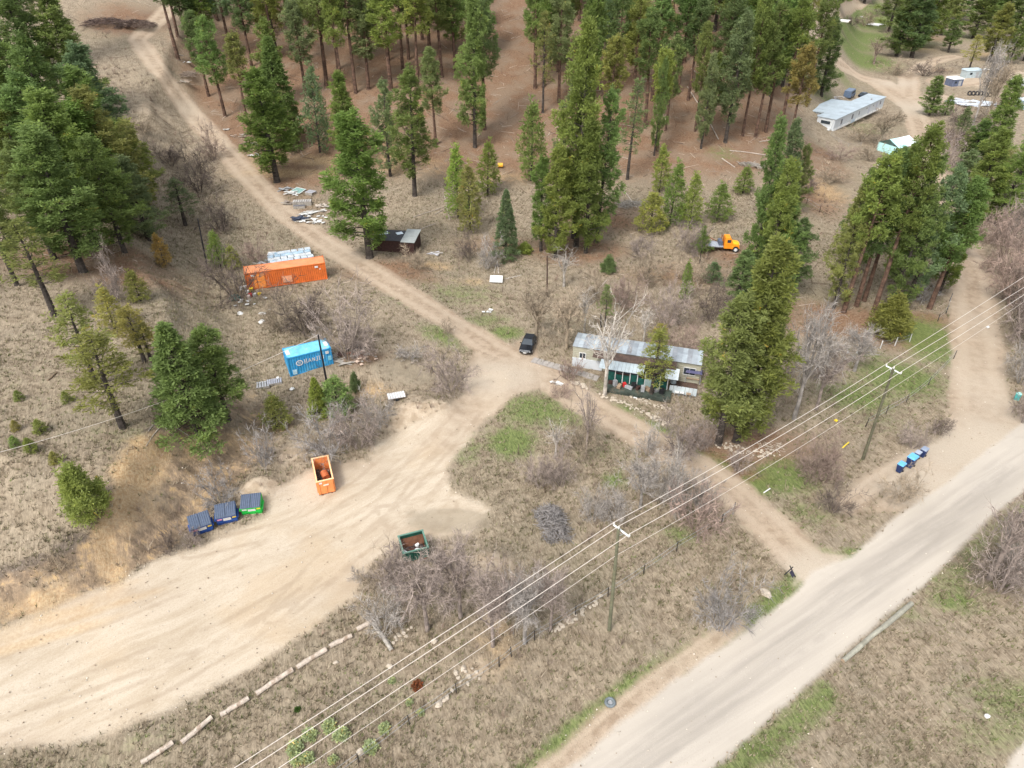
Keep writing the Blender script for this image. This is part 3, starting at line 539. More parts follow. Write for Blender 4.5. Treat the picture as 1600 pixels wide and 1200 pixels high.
# kind, base x, base y, top y, crown width (picture), tint, where it stands
T = """
pine,1310,10,-70,46,g,behind the white covered heap on the upper lawn|pine,1350,5,-70,46,d,second behind the upper lawn|pine,1470,55,-40,54,o,between the two far upper right groups|pine,1600,95,10,50,g,cut by the right edge above the far yard|pine,1565,45,-50,54,d,beside the top right corner trees|pine,150,385,150,120,g,filling the centre of the left slope cluster|pine,205,345,140,105,o,filling the right side of the left slope cluster|pine,100,350,120,110,d,filling the left side of the left slope cluster|pine,175,300,110,95,g,high in the right side of the left slope cluster|pine,50,270,40,100,g,high in the left side of the left slope cluster|pine,235,330,190,70,o,right flank of the left slope cluster, upper|pine,27,446,215,75,o,at the left edge with its dark trunk showing below the crown|thin,85,492,345,85,o,standing forward below the big cluster on the left slope
pine,130,425,205,115,g,at the front middle of the big cluster on the left slope|pine,195,395,215,95,g,at the right front of the big cluster on the left slope
pine,85,405,225,100,d,left of centre in the big cluster on the left slope|pine,232,375,245,75,s,at the far right edge of the big cluster on the left slope
pine,165,345,165,110,g,behind the front row of the left slope cluster|pine,60,345,150,110,o,behind the front row near the left edge
pine,110,300,60,100,d,deep inside the left slope cluster|pine,20,300,100,100,g,at the left edge halfway up the cluster
pine,172,262,75,90,s,upper right of the left slope cluster|pine,30,215,-20,95,k,in the top left corner behind the cluster
pine,82,190,-40,95,d,second from the left in the top left corner|pine,135,180,-10,90,g,top left beside the dark brush heap
tall,12,120,-120,80,d,highest up at the left edge|tall,60,110,-120,80,k,high behind the top left corner trees|tall,110,95,-100,80,d,just left of the dark brush heap
thin,290,352,282,55,s,thin-crowned behind the left service pole|young,345,418,365,30,b,right of the left service pole|young,366,420,385,26,y,beside the grey thicket left of the orange container
young,258,415,368,28,a,orange-tipped on the litter below the left cluster|young,180,515,452,42,y,on the open left slope, upper left of the thin group|young,220,470,424,36,y,highest of the thin group on the open left slope
thin,226,565,478,60,y,in the middle of the thin group on the open left slope|thin,150,600,463,75,o,left of the thin group on the open left slope|thin,192,668,522,105,o,big sparse one above the pale cable
thin,235,560,505,45,y,behind the sparse one above the pale cable|fir,308,676,505,112,d,dense and broad above the cut bank|pine,356,655,512,85,g,right of the dense fir above the cut bank
bush,147,808,735,68,b,round and bushy beside the ochre cut|young,433,668,620,44,y,rounded below the blue container|fir,500,648,588,36,b,small and lush below the blue container
young,530,645,592,56,g,right of the service pole by the blue container|bush,556,612,585,18,s,tiny one right of the blue container
young,31,625,611,16,b,tiny seedling nearest the left edge|young,106,628,611,18,b,tiny seedling uppermost on the open slope|young,65,675,655,22,o,small seedling just above the pale cable
young,26,672,660,14,y,tiny seedling at the left edge above the cable|young,25,697,681,18,b,seedling touching the pale cable at left|young,51,706,685,22,b,seedling below the pale cable|young,88,724,705,18,y,lowest seedling on the open slope
fir,446,225,58,70,g,with drooping boughs beside the upper dirt track|pine,433,284,114,92,g,beside the rubbish heaps along the upper dirt track
tall,352,182,28,52,g,leaning beside the upper dirt track|tall,387,196,55,46,o,second from the upper dirt track|tall,326,150,20,44,s,third along the upper dirt track|tall,300,92,-70,52,d,at the top of the upper dirt track
tall,330,95,-60,52,g,second at the top of the upper dirt track|young,500,238,112,44,s,short and narrow behind the rubbish heaps|pine,548,262,115,55,g,standing behind the big one over the brown shed
pine,578,402,180,112,g,big and broad, overhanging the brown shed|pine,610,275,130,55,s,just behind the big one over the brown shed|pine,648,306,108,72,g,right behind the brown shed on the slope
tall,681,226,78,46,s,with a long bare trunk right behind the shed trees|pine,742,230,-4,58,g,tall and full beside the open strip in the forest|tall,757,202,-40,58,s,partly hidden beside the open strip in the forest
tall,437,130,-80,58,o,first trunk left of the forest gap|tall,511,136,-90,62,o,with a reddish trunk in the left forest|tall,556,145,-80,58,g,left of the trio in the left forest|tall,611,142,-70,72,b,with a light crown in the left forest
tall,629,108,-90,52,g,right of the light crown in the left forest|tall,660,62,-130,52,d,behind in the left forest near the reddish trunks|tall,690,120,-50,60,g,full crowned, centre left forest|tall,712,112,-70,50,d,just left of the open strip
pine,900,385,38,82,g,tallest of the clump in the middle of the picture|pine,868,402,232,66,b,front left of the middle clump|pine,845,392,250,50,g,leftmost of the middle clump
pine,932,378,150,72,g,right side of the middle clump|pine,896,372,112,70,s,in the heart of the middle clump|pine,915,395,190,64,g,front right of the middle clump|young,830,282,165,52,b,conical, just left of the middle clump
tall,836,138,-70,50,g,left trunk of the group right of the open strip|tall,849,136,-90,50,g,second trunk of the group right of the open strip|thin,848,176,20,36,o,slim one in front of the group right of the open strip|tall,872,112,-80,52,d,back one of the group right of the open strip
tall,873,160,-20,48,s,right one of the group right of the open strip|tall,948,222,60,54,y,leaning with a long bare trunk right of the middle clump|thin,980,280,126,42,s,slender with the longest bare trunk
tall,1008,198,20,60,d,behind the slender one|pine,1022,243,95,30,g,narrow, one of three close trunks|tall,1026,236,80,46,b,yellow-tipped, one of three close trunks|tall,1040,204,60,40,d,right of the three close trunks
pine,1095,232,88,36,s,narrow beside the fallen logs|tall,1103,211,85,40,g,twin beside the fallen logs|pine,1133,222,22,60,s,full and grey-green above the fallen logs|tall,1086,205,40,36,o,thin behind the fallen logs
young,1030,300,232,32,b,first of the young row below the forest|young,1046,352,260,42,b,tallest of the young row below the forest|young,1016,362,302,48,y,broad one at the foot of the young row|young,1076,356,274,34,b,right one of the young row
young,1120,345,290,38,b,sparse one right of the young row|young,1160,302,262,30,b,small one uphill of the orange truck|young,716,340,235,42,b,left of the pair above the brown bushes|young,735,362,262,44,o,right of the pair above the brown bushes
young,762,305,225,40,b,behind the pair above the brown bushes|fir,790,402,297,42,s,narrow and bluish left of the middle clump|bush,820,395,380,24,b,low and round left of the middle service pole
young,1095,392,362,32,b,in front of the orange truck|thin,1093,412,352,16,g,slim one with a bare stem before the orange truck|young,1070,470,412,22,b,small one in the brown brush|young,1112,440,410,30,s,pale sparse one below the orange truck
thin,945,512,445,26,g,slim one behind the long mobile home|thin,1030,535,505,30,y,yellowish behind the long mobile home roof|bush,950,425,402,26,s,low and dull in the brown brush
pine,1150,478,394,58,s,at the left foot of the right middle cluster|pine,1186,472,258,66,g,front of the right middle cluster|pine,1170,462,195,54,d,tallest of the right middle cluster|pine,1208,468,322,66,g,right side of the right middle cluster
pine,1230,466,345,56,s,low on the right of the right middle cluster|pine,1220,405,290,50,d,behind the right middle cluster|pine,1216,345,190,44,s,narrow crown rising above the right middle cluster|pine,1238,335,228,40,o,right shoulder of the right middle cluster
pine,1122,694,465,110,o,big left half of the pair by the driveway|pine,1150,690,388,122,o,taller right half of the pair by the driveway|pine,1166,670,438,80,o,slim one behind the pair by the driveway
thin,1017,620,518,60,o,standing in front of the long mobile home|tall,1228,250,75,56,a,yellowing crown at the forest's right end|pine,1283,150,28,52,k,dark against the far mobile home|tall,1215,222,0,60,g,left of the yellowing one
tall,1180,214,10,50,d,with a crown in the right forest edge|tall,1196,206,-20,56,g,in the right forest edge beside the dark one|tall,1160,212,-10,44,d,left in the right forest edge|tall,1260,165,-10,50,g,behind the dark one at the far road
pine,1302,482,300,62,o,leftmost in the big right cluster|tall,1318,488,248,70,g,with the pale trunk foot in the big right cluster|tall,1338,478,240,72,d,tall, left centre of the big right cluster|tall,1365,488,204,74,g,front centre of the big right cluster
pine,1392,488,250,70,d,leaning over the dark gap of the right cluster|tall,1350,470,262,70,g,right centre of the big right cluster|tall,1452,482,285,74,d,front right of the big right cluster beside the road|pine,1466,460,300,62,g,overhanging the right dirt road
pine,1488,402,292,54,d,nearest the bend of the right dirt road|pine,1414,478,264,66,s,highest tip of the big right cluster|pine,1400,440,300,62,g,deep in the big right cluster|bush,1387,525,470,62,o,low rounded one at the foot of the right cluster
pine,1330,420,270,60,d,behind left in the big right cluster|pine,1370,400,225,60,g,behind centre in the big right cluster|pine,1452,180,120,38,d,leaning at the far fork of the dirt road
pine,1515,345,205,66,g,left of the trees right of the dirt road|pine,1555,352,222,76,b,bright one at the right edge|pine,1492,305,235,48,s,pale one beside the road behind the right cluster|pine,1540,262,122,58,g,tall one at the right edge below the scrap yard
pine,1512,262,190,44,d,below the scrap yard|pine,1590,330,170,76,g,cut by the right edge|thin,1496,262,205,30,o,slim one beside the far stretch of dirt road
pine,1400,88,-14,60,d,left front of the far upper right group|pine,1424,90,-30,64,k,centre of the far upper right group|pine,1440,74,-20,60,g,right of the far upper right group|pine,1481,82,32,34,d,small one right of the far upper right group
pine,1520,60,-30,56,g,above the far scrap yard|pine,1545,97,8,50,o,right of the tall bare tree by the scrap yard|pine,1576,100,38,36,g,by the far right yard|pine,1580,64,-20,56,d,in the top right corner|pine,1495,34,-50,54,d,behind in the top right|pine,1545,32,-50,56,g,second from the top right corner|pine,1388,50,-50,50,d,behind the far upper right group
thin,1513,112,55,28,y,sparse, before the far trailer|young,1476,180,150,20,g,little one above the far bank|young,1500,210,170,26,s,pale little one left of the scrap heaps|pine,1540,300,212,60,o,dark olive behind the bright one at the right edge"""
for e in T.replace('\n', '|').split('|'):
    e = e.strip()
    if not e: continue
    k, bx, by, tp, wd, ti, hint = e.split(',', 6)
    nm = {'pine': 'pine', 'tall': 'pine', 'thin': 'sparse pine', 'young': 'young pine', 'fir': 'fir', 'bush': 'bushy young pine'}[k]
    far = int(by) < 260
    grp = 'pines of the upslope forest' if far and int(bx) < 1300 else 'firs' if k == 'fir' else 'young pines' if k in ('young', 'bush') else 'pines around the property'
    tree(k, int(bx), int(by), int(tp), int(wd), ti, f'{LOOK[ti]} {nm} {hint}', grp)
# rows of the forest towards the top of the picture
ORD = ['first', 'second', 'third', 'fourth', 'fifth', 'sixth', 'seventh', 'eighth', 'ninth', 'tenth', 'eleventh', 'twelfth', 'thirteenth', 'fourteenth', 'fifteenth', 'sixteenth', 'seventeenth', 'eighteenth', 'nineteenth', 'twentieth', 'twenty-first', 'twenty-second', 'twenty-third', 'twenty-fourth', 'twenty-fifth', 'twenty-sixth', 'twenty-seventh', 'twenty-eighth']
rows = [('lowest filler row', 150, 118, [430, 485, 540, 585, 645, 920, 955, 985, 1010, 1050, 1075, 1120, 1150, 1170, 1205, 1230]), ('middle row', 95, 116, [285, 318, 360, 400, 440, 480, 525, 570, 600, 640, 675, 715, 750, 835, 860, 890, 925, 960, 990, 1025, 1060, 1090, 1125, 1150, 1180, 1215, 1245]),
        ('upper row', 45, 112, [275, 305, 345, 380, 420, 455, 495, 530, 575, 615, 650, 690, 730, 835, 870, 905, 945, 975, 1010, 1045, 1080, 1115, 1150, 1180, 1210]), ('topmost row', 8, 105, [300, 350, 395, 445, 490, 540, 590, 640, 690, 735, 840, 885, 930, 975, 1020, 1060, 1100, 1140, 1175, 1205, 1230])]
for rn, y0, hp, xs in rows:
    for i, x in enumerate(xs):
        ti = random.choice('ggddsskob'); y = y0+random.uniform(-16, 16); x2 = x+random.uniform(-9, 9)
        tree(random.choice(['tall', 'tall', 'tall', 'pine']), x2, y, y-random.uniform(.85, 1.3)*hp*1.25, random.uniform(46, 64), ti, f'{LOOK[ti]} pine, {ORD[i]} from the left in the upslope forest, {rn}', 'pines of the upslope forest')

# ------------------------------------------------------------------ bare shrubs and trees
def bare(seed, kind='shrub', H=3.0, Rr=1.8, n0=10, lv=(4, 4, 5), dens=1.0, tw=.017):
    r = np.random.default_rng(seed); wood = MB(); tips = []
    def rv(s): return Vector(r.normal(0, s, 3))
    def grow(p, d, L, rad, lev):
        q = p; dd = d.normalized(); segs = 2 if lev else 2
        pts = [p]
        for i in range(segs):
            dd = (dd+rv(.16)+Vector((0, 0, .04))).normalized(); q = q+dd*(L/segs); pts.append(q)
        wood.path(pts, [rad, rad*.8, rad*.6], 3 if lev > 0 else 5)
        if lev == len(lv)-1:
            for k in range(int(lv[lev]*dens)):
                u = r.random(); a = pts[0].lerp(pts[-1], .2+.8*u); tips.append((a, (dd*.7+rv(.55)).normalized(), L*(.45+.55*r.random())))
            return
        for k in range(lv[lev]):
            u = .25+.75*(k+r.random())/lv[lev]; a = pts[0].lerp(pts[1], u*2) if u < .5 else pts[1].lerp(pts[2], min(1, u*2-1))
            grow(a, (dd*.75+rv(.50)).normalized(), L*(.42+.3*r.random()), rad*.5, lev+1)
    if kind == 'shrub':
        for i in range(n0):
            a = i*2.4+r.random(); t = .35+.75*r.random(); d = Vector((math.cos(a)*t*Rr/H*1.6, math.sin(a)*t*Rr/H*1.6, 1)); b = Vector((math.cos(a)*.18, math.sin(a)*.18, -.1))
            grow(b, d, H*(.55+.35*r.random()), .035, 0)
    else:
        pts = [Vector((0, 0, -.2)), Vector((.05, 0, H*.18)), Vector((0, .08, H*.36)), Vector((.08, 0, H*.55))]; wood.path(pts, [H*.032, H*.026, H*.022, H*.014], 8)
        for i in range(n0):
            a = i*2.4+r.random()*.6; u = .3+.7*i/n0; b = pts[1].lerp(pts[3], u); t = .9-.45*u
            grow(b, Vector((math.cos(a)*t*Rr/H*2.1, math.sin(a)*t*Rr/H*2.1, 1)), H*(.30+.2*r.random()), H*.011, 0)
    a = np.array([list(x[0]) for x in tips]); d = np.array([list(x[1]) for x in tips]); L = np.array([x[2] for x in tips])[:, None]
    w_ = nrm(np.cross(d, r.normal(size=d.shape)))*tw; m = a+d*L*.5+r.normal(size=a.shape)*L*.07; e = a+d*L+r.normal(size=a.shape)*L*.15
    Vt = np.stack([a-w_, a+w_, m+w_*.6, m-w_*.6, e], 1).reshape(-1, 3); n = len(a); b = np.arange(n)[:, None]*5
    Ft = np.concatenate([b+[[0, 1, 2]], b+[[0, 2, 3]], b+[[3, 2, 4]]], 0)
    return wood.mesh('branches' if kind == 'shrub' else 'trunk', TWIG), mesh_np('twigs', Vt, Ft, TWIG), H, Rr
BT = {'shrub': [bare(101+i, n0=10, lv=(4, 5, 8), tw=.015) for i in range(4)], 'low': [bare(111+i, H=1.6, Rr=1.7, n0=11, lv=(4, 3, 8), tw=.015) for i in range(3)],
      'tree': [bare(121+i, 'tree', H=8, Rr=3.6, n0=9, lv=(5, 5, 11), tw=.017) for i in range(4)], 'open': [bare(131+i, 'tree', H=8, Rr=3.4, n0=9, lv=(4, 3, 4), tw=.016) for i in range(2)],
      'birch': [bare(141, 'tree', H=7, Rr=1.2, n0=9, lv=(3, 3, 5), tw=.012)]}
BC = {'p': (.275, .225, .195), 'g': (.33, .30, .27), 't': (.31, .25, .18), 'r': (.27, .20, .165), 'k': (.14, .11, .092), 'w': (.44, .40, .35), 'b': (.27, .25, .235)}
BL = {'p': 'purplish', 'g': 'pale grey', 't': 'tan', 'r': 'reddish', 'k': 'dark', 'w': 'whitish', 'b': 'blue-grey'}
_bc = [0]
def bush(kind, bx, by, top, wpx, c, hint):
    p = P(bx, by); h = max(.8, height_to(p, top)); br, tw, H, Rr = BT[kind][_bc[0] % len(BT[kind])]; _bc[0] += 1; rr = wpx*.5*depth(p)/FPX*(.86 if kind in ('shrub', 'low') else 1.0)
    nm = {'shrub': 'bare_shrub', 'low': 'bare_shrub', 'tree': 'bare_tree', 'open': 'bare_tree', 'birch': 'bare_tree'}[kind]
    o = thing(nm, f"{BL[c]} bare {'shrub' if nm == 'bare_shrub' else 'tree'} {hint}".replace('big old, with a thick grey trunk', 'with thick grey trunk'), 'shrub' if nm == 'bare_shrub' else 'tree', (p.x, p.y, p.z-.05), random.uniform(0, 6.28), 'leafless shrubs' if nm == 'bare_shrub' else 'leafless trees')
    o.scale = (rr/Rr, rr/Rr, h/H); j = random.uniform(.85, 1.15); cc = tuple(v*j for v in BC[c])
    part('branches' if nm == 'bare_shrub' else 'trunk', br, o, color=tuple(v*.8 for v in cc)); part('twigs', tw, o, color=cc)['kind'] = 'stuff'; return o
B = """
shrub,1405,70,45,44,r,at the edge of the upper lawn|shrub,1352,40,18,34,t,on the upper lawn between the white sheets|shrub,1445,118,95,50,k,at the corner of the far fork|shrub,1400,118,98,46,t,above the far fork|shrub,1560,125,98,50,t,behind the far yard tyres|shrub,1575,170,150,40,r,right of the far scrap heaps|shrub,1472,215,190,44,t,left of the far scrap heaps|shrub,1500,195,172,44,k,below the left scrap heap|shrub,1545,185,166,40,t,below the right scrap heap|shrub,1420,270,245,44,p,beside the far dirt road below the tent|shrub,1360,250,225,44,t,left of the aqua tent|shrub,1290,285,262,50,t,on the brown slope below the far mobile home|shrub,1310,250,228,40,r,close below the far mobile home|shrub,1262,300,276,40,k,left on the brown slope below the far mobile home|shrub,1330,40,22,26,k,small on the upper lawn|shrub,1575,385,300,80,p,behind the large reddish one right of the dirt road|shrub,1600,545,450,80,p,filling the right edge beside the dirt road|shrub,1580,480,395,80,r,between the dark ones right of the dirt road|shrub,1600,660,600,50,p,by the teal barrel|shrub,1560,330,290,50,p,uphill end of the thicket right of the dirt road|shrub,600,985,925,70,g,at the left foot of the big thicket|tree,860,985,890,80,p,at the right foot of the big thicket|shrub,478,518,448,90,k,in front of the orange container, left one|shrub,545,560,478,100,p,large, between the orange and the blue container|shrub,703,608,545,72,p,inside the fork of the two tracks|shrub,440,520,470,50,t,small, left of the dark one before the orange container
tree,838,528,448,80,t,broad, behind the parked black car|tree,885,545,455,80,t,broad, between the black car and the long mobile home|shrub,515,712,650,78,b,right of the yellow-green bush below the blue container|shrub,560,700,635,70,p,between the gravel lot and the small trailer
shrub,590,668,620,60,g,left of the small trailer bed|shrub,412,728,682,52,b,on the bank above the sand pile|shrub,348,788,738,56,b,on the bank above the blue dumpsters|shrub,312,300,235,62,k,beside the upper track, front one|shrub,268,258,222,50,k,beside the upper track, back one
shrub,335,250,205,40,r,thin, beside the upper track|shrub,372,470,395,76,k,pressed against the left end of the orange container|low,345,360,320,60,k,low, right of the left service pole|shrub,400,410,370,40,r,low, above the white stacked bundles
tree,622,945,865,84,p,leftmost of the big thicket below the green dumpster|tree,668,985,875,120,p,second in the big thicket below the green dumpster|tree,720,965,860,110,p,in the middle of the big thicket|tree,770,1010,905,100,p,crossed by the power lines, left|tree,820,1005,900,100,g,crossed by the power lines, right|shrub,790,950,890,80,p,behind the thicket crossed by the power lines|shrub,600,915,868,60,t,at the lot edge left of the green dumpster
shrub,1125,982,905,84,b,beside the pale road, right of the near power pole|tree,1240,655,480,100,g,tall, right of the big driveway pines|tree,1275,640,540,80,p,right of the tall one by the driveway pines|tree,1335,580,520,80,g,spreading on the green lawn|shrub,1300,800,760,52,k,dense and dark near the road corner|shrub,1288,752,692,60,r,above the dense dark one near the road corner|shrub,1265,745,700,50,r,left of the reddish one near the road corner
shrub,1410,782,740,62,t,sprawling below the blue bins|open,1545,905,768,110,p,tall, on the far side of the pale road|shrub,1562,925,858,90,p,at the foot of the tall one across the pale road|shrub,1600,900,825,80,g,at the right edge across the pale road|shrub,1590,840,780,60,r,small behind the tall one across the pale road
shrub,1062,715,648,76,p,between the stone rows and the driveway|shrub,1095,702,665,40,p,under the big driveway pines|shrub,1085,825,758,84,r,round and dense beside the driveway fence|shrub,1050,795,720,60,g,left of the round dense one beside the driveway|tree,1000,795,722,80,g,whitish mass in the middle of the rough ground|shrub,1012,712,672,40,g,at the driveway edge by the stone rows
shrub,925,812,762,50,g,small, right of the brush pile|shrub,960,808,765,50,g,small, second right of the brush pile|shrub,845,762,705,46,p,upper left of the brush pile|shrub,877,760,705,44,p,above the brush pile|open,915,712,600,52,p,slim, at the driveway edge|shrub,905,705,650,56,t,dense left of the slim one at the driveway edge|birch,868,712,665,24,w,pale sapling by the green grass|shrub,1050,780,722,48,w,blossom-pale over the driveway
open,945,617,478,90,w,big old, with a thick grey trunk in front of the long mobile home|birch,881,448,393,26,w,thin twin stem above the black car|birch,913,520,455,20,w,leaning stem behind the long mobile home|open,1005,535,480,50,w,spreading behind the roof of the long mobile home
shrub,1040,510,445,60,p,tall, behind the mobile home in the brown brush|shrub,1110,500,440,50,k,dark, left of the right middle pines|shrub,975,480,430,60,r,in the brown brush slope, left|shrub,1010,440,400,56,t,in the brown brush slope, centre|shrub,1075,395,345,46,p,left of the orange truck|shrub,1060,560,510,60,r,right behind the long mobile home|shrub,1000,400,365,46,p,under the young pine row|shrub,930,470,435,46,t,brownish, above the two thin stems|shrub,960,555,505,40,p,against the back of the long mobile home|shrub,1080,440,405,46,t,below the orange truck
low,890,592,560,56,r,by the path to the long mobile home|shrub,733,405,370,36,k,dark and small above the white board|low,640,560,540,60,g,in the grass inside the track fork|shrub,570,560,520,40,p,right of the blue container|shrub,650,420,385,40,t,right of the brown shed|shrub,760,420,380,40,g,near the white board
shrub,1568,425,335,80,r,large, right of the dirt road's bend|shrub,1592,520,420,80,k,dark, right of the dirt road|shrub,1595,600,520,60,g,right edge beside the dirt road|shrub,1598,470,390,60,k,at the right edge above the others|shrub,1545,380,330,50,r,upper one right of the dirt road|shrub,1425,700,665,40,p,behind the blue bins|shrub,1468,678,650,34,k,small at the dirt road's mouth
tree,1372,230,170,60,t,in front of the far white mobile home|shrub,1345,220,190,50,t,below the far white mobile home|open,1365,100,60,50,r,alone on the bright lawn|tree,1518,200,75,46,g,tall, before the scrap yard|tree,1535,205,95,40,t,beside the tall one before the scrap yard|shrub,1480,265,212,50,p,on the bank left of the far road|shrub,1520,235,200,60,p,below the scrap heaps|shrub,1490,230,195,40,k,small on the far bank|shrub,1385,25,5,40,k,dark by the upper lawn
shrub,1440,470,440,34,b,dead, under the big right cluster|shrub,1215,610,560,40,t,behind the driveway pines|low,560,905,890,40,g,at the lot edge above the timbers|low,300,850,825,44,p,dead brush left of the blue dumpsters|low,265,860,835,40,k,dead brush on the bank|low,90,893,868,50,t,brush on the cut at left|low,205,250,225,50,k,brush right of the top left pines|low,225,205,185,50,t,brush beside the top of the track
open,262,640,600,40,p,dead, beside the dense fir above the cut bank|shrub,185,470,400,46,p,dead, under the left slope cluster|shrub,1150,735,700,36,p,under the power lines by the driveway|shrub,1090,790,745,50,g,behind the round dense one beside the driveway|shrub,700,520,500,20,t,small in the middle grass|shrub,875,620,600,30,r,by the driveway's upper bend"""
for e in B.replace('\n', '|').split('|'):
    e = e.strip()
    if not e: continue
    k, bx, by, tp, wd, c, hint = e.split(',', 6); bush(k, int(bx), int(by), int(tp), int(wd), c, hint)

# low green sagebrush clumps by the lower power lines
def clump_mesh():
    r = np.random.default_rng(5); n = 90; d = nrm(r.normal(size=(n, 3))); d[:, 2] = abs(d[:, 2]); C = d*np.array([.5, .5, .42])*(.5+.5*r.random((n, 1)))
    return needles(C, d, np.full(n, .26), 7, 'foliage', seed=3)
CM = clump_mesh()
SB = [(515, 1136, 'above the others by the power lines'), (484, 1150, 'under the second power line'), (534, 1150, 'touching the third power line'), (462, 1170, 'left, between two power lines'), (482, 1186, 'low, nearest the bottom left wires'), (466, 1188, 'lowest left of all'), (601, 1139, 'apart, right of the wires'), (579, 1169, 'near the fence line at the bottom'), (613, 1065, 'highest, near the rusty bush'), (640, 1098, 'below the rusty bush'), (658, 1114, 'beside the fence post'), (521, 1188, 'small, at the bottom edge'), (465, 1109, 'dark green, near the timbers')]
for i, (x, y, h) in enumerate(SB):
    p = P(x, y); s = 1.0*(.9, .9, .95, 1.0, .8, .85, .75, .9, .5, .5, .5, .6, .4)[i]; o = thing('low_shrub', f'pale green rounded shrub {h}', 'shrub', p, i, 'low green shrubs'); o.scale = (s, s, s); part('foliage', CM, o, color=(.36, .43, .28) if i < 12 else (.06, .12, .03))
p = P(652, 1072); o = thing('low_shrub', 'rusty orange dead bush between the two lower power lines', 'shrub', p, 0, 'low green shrubs'); o.scale = (.75, .75, .6); part('foliage', CM, o, color=(.19, .075, .04))
p = P(652, 1072)

# ------------------------------------------------------------------ paints
ORG = M((.56, .135, .030), .55, 0, .16, (.45, .10, .03), 1.2, 'orange_paint'); ORG2 = M((.62, .24, .105), .6, 0, .18, (.55, .25, .14), .8, 'faded_orange_paint')
BLU = M((.035, .27, .52), .5, 0, .15, (.16, .36, .48), 1.0, 'blue_paint'); BLU2 = M((.16, .48, .62), .55, 0, .2, (.42, .33, .28), .9, 'faded_blue_paint')
WHT = M((.60, .60, .58), .6, 0, .07, name='white_paint'); BLK = M((.02, .02, .022), .5, 0, .2, name='black_paint'); RUST = M((.20, .065, .03), .85, 0, .4, (.09, .03, .02), 2, 'rusty_steel')
DKBR = M((.045, .022, .018), .85, 0, .35, name='dark_brown_boards'); WOOD = M((.30, .22, .15), .85, 0, .3, name='weathered_wood'); GWOOD = M((.30, .275, .24), .85, 0, .3, name='grey_wood')
ROOF = M((.33, .365, .39), .45, .2, .16, (.25, .28, .31), .35, 'galvanised_roof'); ROOFB = M((.40, .45, .48), .4, .2, .16, (.30, .33, .36), .5, 'galvanised_roof_light'); ROOFC = M((.27, .29, .31), .55, .15, .2, (.20, .17, .15), .6, 'galvanised_roof_dull'); ROOF2 = M((.36, .42, .46), .6, .1, .12, (.27, .31, .34), .4, 'blue_grey_roof'); TAR = M((.10, .068, .055), .9, 0, .35, (.2, .12, .08), .9, 'tarred_roof')
CREAM = M((.36, .345, .27), .7, 0, .08, (.38, .36, .26), .7, 'cream_siding'); SIDE = M((.50, .525, .545), .6, 0, .05, (.50, .52, .54), .6, 'white_siding'); GRN = M((.010, .070, .056), .7, 0, .4, name='green_tarp')
GLS = M((.035, .045, .055), .12, 0, .15, name='window_glass'); RUB = M((.03, .03, .032), .8, 0, .25, name='tyre_rubber'); STONE = M((.42, .36, .285), .9, 0, .25, (.33, .28, .24), 2, 'pale_stone')
YEL = M((.70, .50, .03), .5, 0, .1, name='yellow_plastic'); RED = M((.50, .03, .03), .5, 0, .1, name='red_plastic'); PINK = M((.65, .28, .42), .5, 0, .1, name='pink_sticker'); BIN = M((.018, .035, .11), .5, 0, .15, name='dark_blue_plastic'); LID = M((.12, .38, .68), .45, 0, .1, name='light_blue_plastic')
GREY = M((.32, .33, .34), .6, .1, .2, name='grey_metal'); SLATE = M((.085, .11, .16), .55, 0, .12, name='slate_lid'); NAVY = M((.015, .055, .22), .5, 0, .2, (.03, .09, .28), 1, 'navy_paint'); LGRN = M((.015, .40, .055), .5, 0, .15, name='bright_green_paint'); DGRN = M((.012, .075, .052), .55, 0, .25, (.10, .15, .12), 1.5, 'dark_green_paint')
AQUA = M((.42, .72, .70), .6, 0, .08, name='aqua_tarp'); CONC = M((.30, .275, .25), .9, 0, .1, name='concrete'); POLE = M((.16, .115, .075), .9, 0, .3, name='pole_wood'); GPOLE = M((.125, .125, .080), .9, 0, .25, (.20, .17, .09), .7, 'treated_pole_wood'); WIREM = M((.60, .54, .48), .4, .0, .03, name='bare_conductor')

# ------------------------------------------------------------------ shipping containers
def letters(txt, h, wt=.2):
    """slab letters in the xz plane, returns an MB"""
    m = MB(); x = 0
    def bar(x0, z0, x1, z1): m.add([(x+x0, 0, z0), (x+x1, 0, z0), (x+x1, 0, z1), (x+x0, 0, z1)], [(0, 1, 2, 3)])
    def dia(x0, z0, x1, z1, t): m.add([(x+x0, -.002, z0), (x+x0+t, -.002, z0), (x+x1+t, -.002, z1), (x+x1, -.002, z1)], [(0, 1, 2, 3)])
    t = h*wt; s = h*.09
    for ch in txt:
        if ch == 'H': W_ = h*.95; bar(.1*h, 0, .1*h+t, h); bar(W_-t-.1*h, 0, W_-.1*h, h); bar(.1*h+t, h*.43, W_-t-.1*h, h*.57); [bar(a, b, a+t+.2*h, b+s) for a in (0, W_-t-.2*h) for b in (-s, h)]
        elif ch == 'A': W_ = h*1.0; dia(.02*h, 0, W_/2-t/2, h, t*.9); dia(W_-t-.02*h, 0, W_/2-t/2, h, t); bar(.25*h, h*.22, W_-.25*h, h*.36)
        elif ch == 'N': W_ = h*.95; bar(.1*h, 0, .1*h+t*.8, h); bar(W_-t*.8-.1*h, 0, W_-.1*h, h); dia(W_-t-.1*h, 0, .1*h, h, t)
        elif ch == 'J': W_ = h*.6; bar(.3*h, -.05*h, .3*h+t, h); bar(.0*h, -.2*h, .3*h+t*.6, -.05*h); bar(0, -.05*h, t*.8, .12*h); bar(.2*h, h, .3*h+t+.1*h, h+s)
        elif ch == 'I': W_ = h*.45; bar(.12*h, 0, .12*h+t, h); bar(0, -s, W_, 0); bar(0, h, W_, h+s)
        x += W_+h*.16
    return m, x
